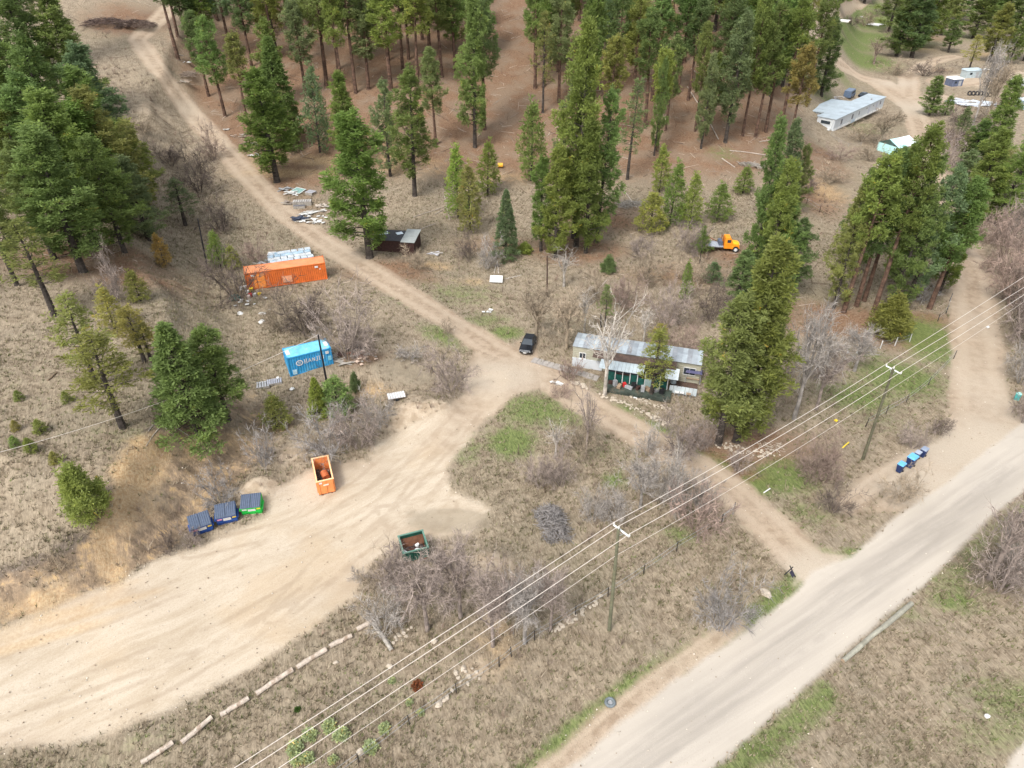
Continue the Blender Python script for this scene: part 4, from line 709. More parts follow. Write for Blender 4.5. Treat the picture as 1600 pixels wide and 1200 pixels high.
def container(a, b, Hh, Wd, body, roofm, label, cat, kind):
    A, Bp = P(*a), P(*b); L = (Bp-A).xy.length; z0 = min(A.z, Bp.z)-.02; th = ang(A, Bp)
    o = thing('shipping_container', label, 'container', (A.x, A.y, z0), th, 'shipping containers'); t = .08
    # side panels: corrugated sheets set inside the frame
    w_ = MB(); w_.corr((t, .03, 0), (L-t, .03, 0), .16, Hh-.12, .045); w_.corr((L-t, Wd-.03, 0), (t, Wd-.03, 0), .16, Hh-.12, .045); w_.build('side_wall', body, o)
    e = MB(); e.corr((.03, Wd-t, 0), (.03, t, 0), .16, Hh-.12, .045); e.build('end_wall', body, o)
    fr = MB()
    for x in (0, L-.12):
        for y in (0, Wd-.12): fr.box(x+.06, y+.06, .10, .12, .12, Hh-.10)
    for z in (.04, Hh-.13):
        for y in (.045, Wd-.045): fr.box(L/2, y, z, L-.24, .09, .13)
        for x in (.045, L-.045): fr.box(x, Wd/2, z, .09, Wd-.24, .13)
    fr.build('frame', body, o)
    c = MB()
    for x in (.09, L-.09):
        for y in (.09, Wd-.09):
            for z in (-.02, Hh-.14): c.box(x, y, z, .2, .2, .17)
    c.build('corner_castings', body, o)
    r = MB(); k = int(L/.42)
    r.box(L/2, Wd/2, Hh-.07, L-.2, Wd-.2, .05)
    for i in range(k): r.box((i+.5)*L/k, Wd/2, Hh-.03, L/k*.5, Wd-.5, .035)
    r.build('roof', roofm, o)
    d = MB(); d.box(L-.05, Wd*.27, .2, .05, Wd*.42, Hh-.36); dr = d.build('door', body, o)
    d = MB(); d.box(L-.05, Wd*.73, .2, .05, Wd*.42, Hh-.36); dr2 = d.build('door', body, o)
    for dd, ys in ((dr, (.18, .4)), (dr2, (.6, .82))):
        q = MB()
        for yy in ys: q.tube((L+.0, Wd*yy, .2), (L+.0, Wd*yy, Hh-.2), .025)
        q.build('locking_bar', GREY, dd)
    return o, L
oc, L = container((387, 453), (512, 436), 2.6, 2.5, ORG, ORG2, 'long orange shipping container beside the upper track', 'container', 40)
m = MB()
for x0, x1, c, z0, z1 in ((1.0, 1.45, None, .25, 2.3), (1.55, 2.6, None, .25, 2.35)): m.box((x0+x1)/2, -.025, z0, x1-x0, .03, z1-z0)
m.build('patch_panel', M((.80, .27, .06), .55, 0, .1, name='light_orange_paint'), oc); m = MB(); m.box(5.6, -.03, .45, 1.3, .03, 1.0); m.build('faded_patch', M((.66, .30, .17), .7, 0, .2, name='pink_orange_paint'), oc)
for x in (1.05, L-1.3): m = MB(); m.box(x, -.03, 2.02, .45, .03, .28); m.build('white_label', WHT, oc)
m = MB(); m.box(L-.85, -.03, 1.7, .18, .03, .16); m.build('white_label', WHT, oc)
bc, L = container((454, 589), (521.5, 569), 2.6, 2.44, BLU, BLU2, 'short blue shipping container with white lettering', 'container', 20)
lm, lw = letters('HANJIN', .50); o = lm.build('lettering', WHT, bc); o.location = (1.85, -.035, 1.42); sc = (L-2.75)/lw; o.scale = (sc, 1, 1.0)
ring = MB()
for i in range(20):
    a, b = 2*math.pi*i/20, 2*math.pi*(i+1)/20; ring.add([(math.cos(a)*.42, 0, math.sin(a)*.38), (math.cos(b)*.42, 0, math.sin(b)*.38), (math.cos(b)*.29, 0, math.sin(b)*.26), (math.cos(a)*.29, 0, math.sin(a)*.26)], [(0, 1, 2, 3)])
o = ring.build('logo_ring', WHT, bc); o.location = (1.32, -.035, 1.62)
lm, lw = letters('H', .28); o = lm.build('logo_letter', WHT, bc); o.location = (1.20, -.036, 1.48)
m = MB(); m.box(.62, -.03, .25, .5, .03, .62); m.build('pale_label', M((.42, .62, .72), .6, 0, .2, name='pale_blue_paint'), bc); m = MB(); m.box(L-.55, -.03, 1.95, .38, .03, .35); m.build('white_label', WHT, bc); m = MB(); m.box(L-.35, -.03, 1.0, .4, .03, .6); m.build('faded_patch', BLU2, bc)
for x in (.35, L-.35): m = MB(); m.box(x, 1.2, 2.6, .45, 1.0, .02); m.build('pale_roof_patch', WHT, bc)

# ------------------------------------------------------------------ front loading dumpsters
def dumpster(a, b, body, label, twolid, notes):
    A, Bp = P(*a), P(*b); L = 1.82; th = ang(A, Bp); A = (A+Bp)/2-Vector((math.cos(th), math.sin(th), 0))*L/2
    o = thing('dumpster', label, 'dumpster', (A.x, A.y, A.z-.02), th, 'lidded dumpsters in a row'); D, hf, hb = 1.42, 1.05, 1.42; t = .04
    m = MB(); m.hexa([(.06, .22, 0), (L-.06, .22, 0), (L-.06, .26, 0), (.06, .26, 0)], [(0, 0, hf), (L, 0, hf), (L, t, hf), (0, t, hf)])
    m.hexa([(.06, D-t, 0), (L-.06, D-t, 0), (L-.06, D, 0), (.06, D, 0)], [(0, D-t, hb), (L, D-t, hb), (L, D, hb), (0, D, hb)])
    for x in (0, L-t): m.hexa([(x, .26, 0), (x+t, .26, 0), (x+t, D-t, 0), (x, D-t, 0)], [(x, t, hf), (x+t, t, hf), (x+t, D-t, hb), (x, D-t, hb)])
    m.box(L/2, .9, .02, L-.1, 1.25, .06); m.build('body', body, o)
    m = MB(); [m.box(L/2, -.01, z, L, .05, .07) for z in (hf-.09,)]; m.box(L/2, .135, .35, L-.04, .05, .06); m.build('front_rib', body, o)
    for x in (-.08, L+.08):
        m = MB(); m.box(x, .62, .62, .12, 1.0, .17); m.build('fork_pocket', body, o)
    n = 2; sl = math.atan2(hb-hf, D)
    for i in range(n):
        x0 = i*L/n; wd = L/n-.03; lid = MB(); lid.hexa([(x0, -.05, hf+.01), (x0+wd, -.05, hf+.01), (x0+wd, D+.02, hb+.03), (x0, D+.02, hb+.03)], [(x0, -.05, hf+.05), (x0+wd, -.05, hf+.05), (x0+wd, D+.02, hb+.07), (x0, D+.02, hb+.07)])
        lo = lid.build('lid', SLATE, o); rb = MB()
        for k in range(5):
            xc = x0+wd*(k+.5)/5; rb.hexa([(xc-.045, -.03, hf+.045), (xc+.045, -.03, hf+.045), (xc+.045, D, hb+.065), (xc-.045, D, hb+.065)], [(xc-.03, -.03, hf+.10), (xc+.03, -.03, hf+.10), (xc+.03, D, hb+.115), (xc-.03, D, hb+.115)])
        rb.build('lid_ribs', SLATE, lo)
    def note(x, w_, h_, z, mt):
        def fy(zz): return .22*(1-zz/hf)
        q = MB(); q.hexa([(x, fy(z)-.02, z), (x+w_, fy(z)-.02, z), (x+w_, fy(z)-.005, z), (x, fy(z)-.005, z)], [(x, fy(z+h_)-.02, z+h_), (x+w_, fy(z+h_)-.02, z+h_), (x+w_, fy(z+h_)-.005, z+h_), (x, fy(z+h_)-.005, z+h_)]); q.build('sticker', mt, o)
    note(.12, .42, .20, hf-.34, PINK if notes else WHT); note(.62, .68, .42 if notes else .3, hf-.52, WHT); note(1.42, .34, .22, hf-.32, YEL)
    return o
dumpster((305.5, 840.5), (332, 831), NAVY, 'navy blue lidded dumpster, leftmost of the row of three', 0, 1)
dumpster((343.7, 823.5), (369.5, 817), NAVY, 'navy blue lidded dumpster in the middle of the row', 0, 1)
dumpster((382, 807.5), (407, 804.5), LGRN, 'bright green lidded dumpster, rightmost of the row', 1, 0)

# ------------------------------------------------------------------ open roll-off bins
def rolloff(name, fa, fb, Ln, Hh, body, rim, label, ribs=True):
    A, Bp = P(*fa), P(*fb); Wd = (Bp-A).xy.length; th = ang(A, Bp)
    o = thing(name, label, 'skip bin', (A.x, A.y, A.z-.02), th, 'open topped skips'); t = .07
    m = MB(); m.box(Wd/2, t/2, .12, Wd, t, Hh-.12); m.build('front_wall', body, o)
    m = MB(); m.box(Wd/2, Ln-t/2, .12, Wd, t, Hh-.12); m.build('back_wall', body, o)
    for x in (t/2, Wd-t/2): m = MB(); m.box(x, Ln/2, .12, t, Ln-2*t-.006, Hh-.12); m.build('side_wall', body, o)
    m = MB(); m.box(Wd/2, Ln/2, .05, Wd-.02, Ln-.02, .12); m.build('floor', RUST, o)
    m = MB(); e = .06
    for y in (t/2, Ln-t/2): m.box(Wd/2, y, Hh+.003, Wd+.12, .14, .08)
    for x in (t/2, Wd-t/2): m.box(x, Ln/2, Hh+.003, .14, Ln-.22, .08)
    m.build('top_rail', rim, o)
    m = MB()
    for i in range(int(Ln/.6)):
        for x in (-.035, Wd+.035): m.box(x, .3+i*.6, .14, .06, .1, Hh-.2)
    for x in ((.15, Wd/2, Wd-.15) if ribs else (.15, Wd*.35, Wd*.65, Wd-.15)): m.box(x, -.035, .14, .1, .06, Hh-.2)
    m.build('ribs', body, o)
    m = MB()
    for x in (.35, Wd-.35): m.box(x, Ln/2, -.05, .12, Ln+.1, .1); m.tube((x-.12, .15, .02), (x+.12, .15, .02), .09)
    m.build('skid_rails', RUST, o)
    return o, Wd
ro, Wd = rolloff('rolloff_bin', (498.7, 774.4), (524.5, 767.5), 3.6, 1.7, M((.72, .26, .085), .6, 0, .15, (.50, .20, .09), .9, 'skip_orange'), M((.80, .48, .26), .6, 0, .1, name='pale_orange_rail'), 'pale orange open skip half full of branches and scrap')
m = MB(); m.box(.35, -.03, 1.40, .28, .02, .2); m.build('sticker', WHT, ro); m = MB(); m.box(Wd*.52, -.075, 1.15, .5, .02, .16); m.build('sticker', M((.8, .6, .5), .6, 0, .1, name='cream_sticker'), ro)

def wpos(o, x, y, z): return Vector(o.location)+Matrix.Rotation(o.rotation_euler[2], 3, 'Z') @ Vector((x, y, z))
def sticks(n, rx, ry, rz_, ln, r0, seed, base=0, flat=.3):
    r = random.Random(seed); m = MB()
    for i in range(n):
        a = r.uniform(0, 6.28); l = ln*r.uniform(.4, 1); x, y = r.uniform(-rx, rx), r.uniform(-ry, ry); q = max(0, 1-(x/rx)**2*.6-(y/ry)**2*.6); z = base+rz_*q*r.random()**.5
        dz = r.uniform(-flat, flat); m.tube((x-math.cos(a)*l/2, y-math.sin(a)*l/2, max(.02, z-dz*l/2)), (x+math.cos(a)*l/2, y+math.sin(a)*l/2, max(.02, z+dz*l/2)), r0*r.uniform(.5, 1), r0*.3, 3, False)
    return m
def pile(name, label, cat, loc, rz, m, mt, kind=None, group=None):
    o = m.build(name, mt); o.location = loc; o.rotation_euler = (0, 0, rz); tag(o, label, cat, group, kind); return o
th = ro.rotation_euler[2]
pile('branch_waste', 'grey and green branches heaped inside the pale orange skip', 'branches', wpos(ro, Wd/2, 1.8, .2), th, sticks(150, Wd/2-.25, 1.3, .75, .9, .035, 1), M((.22, .20, .17), .9, 0, .4, (.10, .16, .05), 2, 'dead_branches'), 'stuff')
pile('scrap_waste', 'dark rubbish lining the floor of the pale orange skip', 'rubbish', wpos(ro, Wd/2, 1.8, .18), th, (lambda m: [m.blob(random.uniform(-.7, .7)*Wd/2, random.uniform(-1.3, 1.3), .12, random.uniform(.2, .42), seed=i) for i in range(26)] and m)(MB()), M((.06, .05, .048), .9, 0, .5, (.16, .13, .06), 2, 'dark_rubbish'), 'stuff')
m = MB(); m.tube((0, -.4, .3), (0, .4, .38), .36, .36, 14); bo = pile('rusty_drum', 'rusty orange steel drum lying in the pale orange skip', 'drum', wpos(ro, Wd*.58, 1.75, .55), th+.2, m, M((.42, .12, .045), .8, 0, .3, name='orange_rust'))
gb, Wd = rolloff('steel_bin', (632, 881), (671, 871), 2.15, 1.25, DGRN, M((.10, .20, .155), .6, 0, .15, name='pale_green_rail'), 'dark green open steel bin holding a brown panel and rubbish', False)
th = gb.rotation_euler[2]
m = MB(); m.slab([(-1.1, 0, 0), (1.1, 0, 0), (1.1, .55, .62), (-1.1, .55, .62)], .05); pile('brown_panel', 'brown wooden panel leaning in the dark green bin', 'panel', wpos(gb, Wd*.52, 1.42, .38), th, m, M((.12, .05, .025), .7, 0, .25, name='brown_board'))
pile('loose_waste', 'dark mixed waste and sticks filling the dark green bin', 'rubbish', wpos(gb, Wd/2, .85, .2), th, sticks(110, Wd/2-.25, .65, .6, .6, .04, 4), M((.085, .065, .065), .8, 0, .5, (.22, .2, .2), 3, 'mixed_waste'), 'stuff')
for i, (x, y, hint) in enumerate([(.25, .55, 'at the left end'), (.42, .4, 'second from the left end'), (1.9, .95, 'in the middle'), (1.75, .4, 'by the front wall'), (2.0, .35, 'right of the one by the front wall')]):
    m = MB(); m.blob(0, 0, .1, .17+.05*(i > 1), seed=i); pile('rubbish_bag', f'small white bag in the dark green bin {hint}', 'bag', wpos(gb, x*Wd/3.0, y, .78), 0, m, WHT, None, 'white bags in the green bin')

# ------------------------------------------------------------------ the long mobile home
def rf(px, py, h): return PH(px, py, h)
def home():
    a = P(895, 563); zb = a.z; b = P(1094, 600); Hh = 2.9
    fl_, fr_ = rf(895.5, 539, zb+Hh), rf(1097, 569, zb+Hh); th = ang(fl_, fr_); L = (fr_-fl_).xy.length
    o = thing('mobile_home', 'long old mobile home with galvanised roof and lean-to porch behind the big bare tree', 'mobile home', (fl_.x, fl_.y, zb-.1), th)
    inv = Matrix.Rotation(-th, 3, 'Z'); loc = lambda px, py, h: inv @ (rf(px, py, zb+h)-Vector((fl_.x, fl_.y, zb)))
    bl = loc(910, 520, Hh+.1); Wd = max(3.0, bl.y)
    m = MB(); m.box(L/2, Wd/2, 0, L-.02, Wd-.1, Hh); m.build('wall', CREAM, o)
    n = 26; pan = MB(); pm = MB()
    base = []
    for i in range(n):
        x0, x1 = L*i/n-.0, L*(i+1)/n-.012; mm = MB(); yb = -.15; ye = Wd+.12
        mm.hexa([(x0, yb, Hh+.01), (x1, yb, Hh+.01), (x1, Wd/2, Hh+.22), (x0, Wd/2, Hh+.22)], [(x0, yb, Hh+.04), (x1, yb, Hh+.04), (x1, Wd/2, Hh+.25), (x0, Wd/2, Hh+.25)])
        mm.hexa([(x0, Wd/2, Hh+.22), (x1, Wd/2, Hh+.22), (x1, ye, Hh+.01), (x0, ye, Hh+.01)], [(x0, Wd/2, Hh+.25), (x1, Wd/2, Hh+.25), (x1, ye, Hh+.04), (x0, ye, Hh+.04)])
        mm.box(x1, Wd/4, Hh+.05, .03, .01, .01); mm.build('roof_panel', (ROOF, ROOFB, ROOFC, ROOF)[(i*5+i//3) % 4], o)
    s = MB()
    for i in range(n): s.tube((L*i/n, -.16, Hh+.05), (L*i/n, Wd/2, Hh+.27), .03, None, 4); s.tube((L*i/n, Wd/2, Hh+.27), (L*i/n, ye, Hh+.05), .03, None, 4)
    s.build('roof_seams', ROOF, o)
    # siding battens on the visible wall at the right end and on the left end
    s = MB(); [s.box(L/2, .03, .25+k*.26, L, .05, .03) for k in range(10)]; s.build('siding_boards', CREAM, o)
    def win(x, z, w_, h_, y=0.0):
        f = MB(); t = .07
        f.box(x, y-.03, z, w_+2*t, .08, t); f.box(x, y-.03, z+h_+t, w_+2*t, .08, t); [f.box(x+sx*(w_+t)/2, y-.03, z+t, t, .08, h_) for sx in (-1, 1)]; f.box(x, y-.03, z+t, .04, .08, h_); fo = f.build('window', WHT, o)
        g = MB(); g.box(x, y-.01, z+t, w_-.002, .03, h_); g.build('pane', GLS, fo)
    xr = loc(1078, 576, 1.9).x; win(xr, 1.25, 1.3, .9); win(loc(913, 543, 2.2).x, 1.3, .7, .7)
    # porch roof: tarred strip beside the main roof, then the pale awning roof
    p0 = loc(929, 546, 2.85); p1 = loc(1058, 566, 2.85); x0, x1 = p0.x, p1.x; yA = -.20; yB = loc(990, 566, 2.7).y; yC = loc(1000, 583, 2.35).y; xL = loc(895, 562, 2.3).x
    xC = loc(1007, 577, 2.6).x; xS = loc(938, 566, 2.45).x
    s = MB(); s.hexa([(x0, yB, 2.62), (x1, yB, 2.62), (x1, yA, 2.78), (x0, yA, 2.78)], [(x0, yB, 2.70), (x1, yB, 2.70), (x1, yA, 2.86), (x0, yA, 2.86)]); s.build('porch_roof', TAR, o)
    k = 12
    for i in range(k):
        u0, u1 = i/k, (i+1)/k-.004; a0 = xS+(xC-xS)*u0; a1 = xS+(xC-xS)*u1; s = MB(); yb0 = yB+.04
        s.hexa([(a0, yC, 2.28), (a1, yC, 2.28), (a1, yb0, 2.56), (a0, yb0, 2.56)], [(a0, yC, 2.32), (a1, yC, 2.32), (a1, yb0, 2.60), (a0, yb0, 2.60)]); s.build('awning_panel', M((.42, .48, .50), .5, .1, .14, (.30, .34, .36), .6, 'pale_awning'), o)
    q0, q1 = loc(1041, 577, 2.5), loc(1054, 579, 2.5); yE = loc(1050, 592, 2.3).y
    s = MB(); s.slab([(q0.x, yE, 2.35), (q0.x+1.5, yE, 2.35), (q0.x+1.5, yB+.3, 2.6), (q0.x, yB+.3, 2.6)], .05); s.build('door_hood', M((.62, .68, .70), .5, 0, .1, name='pale_hood'), o)
    # front wall of the porch: windows above green tarps
    yw = yC+.28; xw0, xw1 = loc(950, 575, 2.3).x, loc(1043, 600, 1.0).x
    s = MB(); s.box((xS+.0)/2, -.10, .05, xS-.02, .12, 1.25); s.build('lower_siding', SIDE, o)
    s = MB(); s.box((xw0+xw1)/2, yw+.4, .1, xw1-xw0, .08, 2.2); s.build('porch_wall', DKBR, o)
    s = MB()
    for i in range(9): s.box(xw0+(xw1-xw0)*i/8, yw+.25, .1, .09, .09, 2.25)
    s.build('porch_posts', WHT, o)
    for i in range(8):
        xa, xb = xw0+(xw1-xw0)*i/8+.06, xw0+(xw1-xw0)*(i+1)/8-.06; s = MB(); s.box((xa+xb)/2, yw+.25, .2, xb-xa, .03, 1.25 if i % 3 else 1.5)
        s.build('tarp_panel', GRN if i != 5 else M((.35, .45, .43), .7, 0, .1, name='pale_sheet'), o)
        s = MB(); s.box((xa+xb)/2, yw+.25, 1.72, xb-xa, .04, .45); s.build('porch_window', GLS, o)
    s = MB(); s.box((xw0+xw1)/2+.3, yw-.75, .05, xw1-xw0+.6, 2.0, .35); s.build('deck', M((.045, .058, .046), .9, 0, .4, (.14, .11, .08), 1.2, 'green_deck_carpet'), o)
    e0, e1 = loc(955, 594, .1), loc(1043, 609, .1); yf = min(e0.y, e1.y); yf = (loc(1000, 602, .1).y)
    n = 9
    for i in range(n): s = MB(); xa = e0.x+(e1.x-e0.x)*i/n; s.box(xa+(e1.x-e0.x)/n/2, yf, .08, (e1.x-e0.x)/n-.03, .06, .42); s.build('skirt_board', M((.55, .56, .54), .7, 0, .1, (.4, .4, .38), 2, 'worn_white_board'), o)
    clut = [((.55, .3, .4), DKBR, 'storage_box'), ((.4, .4, .75), GREY, 'storage_box'), ((.7, .4, .35), WOOD, 'storage_box'), ((.35, .35, .5), RED, 'storage_box'), ((.9, .35, .3), GREY, 'storage_box'), ((.5, .5, .6), BLK, 'storage_box')]
    for i in range(12):
        (sx_, sy_, sz_), mt_, nm_ = clut[i % 6]; s = MB(); s.box(xw0+.5+(xw1-xw0-1)*i/11, yw-.35-.5*((i*37) % 5)/4, .42, sx_, sy_, sz_, i*.7); s.build(nm_, mt_, o)
    g0, g1 = loc(1045, 611, .1), loc(1088, 618, .1)
    for i in range(7): s = MB(); xa = g0.x+(g1.x-g0.x)*i/7; s.box(xa+(g1.x-g0.x)/14, loc(1066, 612, .3).y, .05, (g1.x-g0.x)/7-.03, .06, 1.0); s.build('fence_board', M((.50, .56, .58), .7, 0, .08, (.42, .45, .48), 1, 'pale_fence_paint'), o)
    s = MB(); s.box((g0.x+g1.x)/2, loc(1066, 604, .3).y+1.0, .04, g1.x-g0.x, 2.6, .14); s.build('side_deck', M((.10, .065, .05), .9, 0, .3, name='dark_deck'), o)
    return o, lambda px, py, h: rf(px, py, zb+h), th
hm, hl, hth = home()
p = hl(1082, 596, .25); g = thing('swing_seat', 'garden swing seat with a dark canopy on the side deck of the long mobile home', 'swing seat', p, hth)
m = MB(); [m.tube((sx*.85, sy*.45, 0), (sx*.8, 0, 1.45), .035) for sx in (-1, 1) for sy in (-1, 1)]; m.build('frame', GREY, g)
m = MB(); m.hexa([(-.95, -.5, 1.42), (.95, -.5, 1.42), (.95, .5, 1.42), (-.95, .5, 1.42)], [(-.85, -.3, 1.62), (.85, -.3, 1.62), (.85, .3, 1.62), (-.85, .3, 1.62)]); m.build('canopy', M((.07, .07, .14), .7, 0, .2, (.25, .24, .28), 2, 'dark_canopy'), g)
m = MB(); m.box(0, 0, .42, 1.5, .5, .1); m.build('seat', WOOD, g); m = MB(); m.box(0, .26, .52, 1.5, .07, .5); m.build('backrest', WOOD, g)
p = hl(1052, 598, .2); g = thing('covered_barrel', 'pale wrapped barrel beside the side deck of the long mobile home', 'barrel', p); m = MB(); m.tube((0, 0, 0), (0, 0, .8), .34, .3, 10); m.build('body', M((.45, .52, .55), .6, 0, .1, name='wrapped_plastic'), g); m = MB(); m.tube((0, 0, .803), (0, 0, .88), .33, .2, 10); m.build('lid', WHT, g)
for i, (px, py, hint) in enumerate([(1057, 617, 'leftmost'), (1065, 618, 'middle one'), (1075, 620, 'rightmost')]):
    p = P(px, py); g = thing('garden_chair', f'grey-white garden chair, {hint} below the pale fence boards', 'chair', p, hth, 'garden chairs below the fence'); m = MB(); m.box(0, 0, .4, .5, .5, .06); m.build('seat', WHT if i < 2 else WOOD, g); m = MB(); m.box(0, .25, .46, .5, .05, .45); m.build('backrest', WHT if i < 2 else WOOD, g)
    for sx in (-1, 1):
        for sy in (-1, 1): m = MB(); m.tube((sx*.22, sy*.2, 0), (sx*.2, sy*.18, .4), .03, None, 5); m.build('leg', GREY, g)
# path of concrete slabs to the porch
pa = thing('slab_path', 'grey concrete slab path from the black car to the long mobile home', 'path', P(850, 566)); A, Bp = P(832, 562)-Vector(pa.location), P(935, 592)-Vector(pa.location)
for i in range(12):
    q = A.lerp(Bp, (i+.5)/12); q2 = Vector(pa.location)+q; m = MB(); m.box(q.x, q.y, hz(q2.x, q2.y)-pa.location.z-.05, (Bp-A).length/12-.05, 1.1, .11, ang(A, Bp)); m.build('slab', CONC, pa)

# ------------------------------------------------------------------ brown shed under the pine
a = P(640, 393); zb = a.z; Hh = 2.3
q = [rf(626.5, 377.5, zb+Hh), rf(646, 378.5, zb+Hh), rf(650, 359, zb+Hh+.25), rf(627.5, 357.5, zb+Hh+.25)]
th = ang(q[0], q[1]); w_ = (q[1]-q[0]).xy.length; o = thing('shed', 'dark brown shed with a pale metal roof half hidden under the big pine', 'shed', (q[0].x, q[0].y, zb-.1), th); dp = (q[3]-q[0]).xy.length
m = MB(); m.hexa([(.05, .1, 0), (w_, .1, 0), (w_, dp, 0), (.05, dp, 0)], [(.05, .1, Hh), (w_, .1, Hh), (w_, dp, Hh+.2), (.05, dp, Hh+.2)]); m.build('wall', DKBR, o)
for i in range(9):
    for kk, (xa, yy) in enumerate(((w_*(i+.5)/9, .07),)): m = MB(); m.box(xa, yy, .02, w_/9-.03, .04, Hh-.06); m.build('wall_board', DKBR, o)
m = MB(); m.slab([(-.1, -.1, Hh+.08), (w_+.15, -.1, Hh+.08), (w_+.15, dp+.1, Hh+.3), (-.1, dp+.1, Hh+.3)], .06); rfo = m.build('roof', M((.36, .39, .37), .6, .1, .12, (.28, .30, .27), .8, 'pale_sheet_roof'), o)
m = MB(); [m.hexa([(x-.03, -.08, Hh+.08), (x+.03, -.08, Hh+.08), (x+.03, dp+.08, Hh+.3), (x-.03, dp+.08, Hh+.3)], [(x-.02, -.08, Hh+.11), (x+.02, -.08, Hh+.11), (x+.02, dp+.08, Hh+.33), (x-.02, dp+.08, Hh+.33)]) for x in [w_*k/10 for k in range(11)]]; m.build('roof_ribs', GREY, rfo)
m = MB(); m.box(-2.4, dp*.55, 0, 4.7, dp*.8, Hh-.1); m.build('lean_to', DKBR, o); m = MB(); m.slab([(-4.9, dp*.1, Hh-.02), (-.12, dp*.1, Hh-.02), (-.12, dp*.97, Hh+.1), (-4.9, dp*.97, Hh+.1)], .05); m.build('lean_to_roof', M((.05, .05, .055), .8, 0, .3, name='dark_felt'), o)
for i, x in enumerate((-4.2, -3.3, -1.0)): m = MB(); m.box(x, dp*.6+.2*i, Hh+.12, 1.0, .9, .04, .3*i); m.build('roof_sheet', M((.62, .70, .76), .5, 0, .12, name='pale_blue_sheet'), o)
m = MB(); m.box(-1.2, -1.0, .0, .12, 2.2, .1, .6); m.build('leaning_plank', WOOD, o)

# ------------------------------------------------------------------ black car
def car(px, py, dirpx, label, body, sc=1.0, L=4.5, group=None):
    A, Bp = P(px, py), P(*dirpx); th = ang(Bp, A)
    fwd = (A-Bp).xy.normalized(); c = A-Vector((fwd.x, fwd.y, 0))*L/2
    o = thing('parked_car', label, 'car', (c.x, c.y, hz(c.x, c.y)), th, group)
    st = [(-.5, .55, .62, .80), (-.46, .32, .85, .88), (-.36, .24, .92, .90), (-.10, .22, .92, .92), (.14, .22, .92, .92), (.30, .24, .86, .92), (.44, .30, .78, .88), (.495, .42, .66, .74)]
    vs, fs = [], []
    for x, z0, z1, w_ in st:
        for yy, zz_ in ((-w_*.92, z0), (-w_, z0+.12), (-w_, z1-.10), (-w_*.90, z1), (0, z1+.03), (w_*.90, z1), (w_, z1-.10), (w_, z0+.12), (w_*.92, z0)): vs.append((x*L, yy, zz_))
    k = 9
    for i in range(len(st)-1):
        for j in range(k-1): fs.append((i*k+j, (i+1)*k+j, (i+1)*k+j+1, i*k+j+1))
        fs.append((i*k+k-1, (i+1)*k+k-1, (i+1)*k, i*k))
    fs += [tuple(range(k)), tuple(reversed(range((len(st)-1)*k, len(st)*k)))]
    MB().add(vs, fs).build('body', body, o, True)
    m = MB(); m.hexa([(-.42*L, -.80, .90), (.18*L, -.80, .90), (.18*L, .80, .90), (-.42*L, .80, .90)], [(-.33*L, -.62, 1.42), (.02*L, -.62, 1.42), (.02*L, .62, 1.42), (-.33*L, .62, 1.42)]); m.build('cabin_glass', GLS, o)
    m = MB(); m.hexa([(-.32*L, -.63, 1.42), (.01*L, -.63, 1.42), (.01*L, .63, 1.42), (-.32*L, .63, 1.42)], [(-.29*L, -.52, 1.48), (-.02*L, -.52, 1.48), (-.02*L, .52, 1.48), (-.29*L, .52, 1.48)]); m.build('roof', body, o)
    for sx in (-.31, .31):
        for sy in (-1, 1):
            m = MB(); m.tube((sx*L, sy*.70, .32), (sx*L, sy*.93, .32), .32, .32, 14); wh = m.build('wheel', RUB, o); m = MB(); m.tube((sx*L, sy*.931, .32), (sx*L, sy*.945, .32), .19, .19, 10); m.build('rim', GREY, wh)
    for sy in (-1, 1): m = MB(); m.box(.478*L, sy*.62, .55, .1, .3, .14); m.build('headlight', WHT, o); m = MB(); m.box(.12*L, sy*.98, .9, .12, .2, .12); m.build('mirror', body, o)
    m = MB(); m.box(.503*L, 0, .40, .03, .5, .14); m.build('number_plate', WHT, o)
    m = MB(); m.box(.492*L, 0, .62, .05, 1.0, .07); m.build('grille', GREY, o)
    m = MB(); m.box(.475*L, 0, .79, .04, 1.45, .03); m.build('hood_trim', GREY, o); o.scale = (.88, .88, .92)
    return o
car(819, 558, (828.5, 534), 'black car parked nose out at the end of the dirt drive', M((.014, .016, .02), .25, .2, .1, name='black_car_paint'))

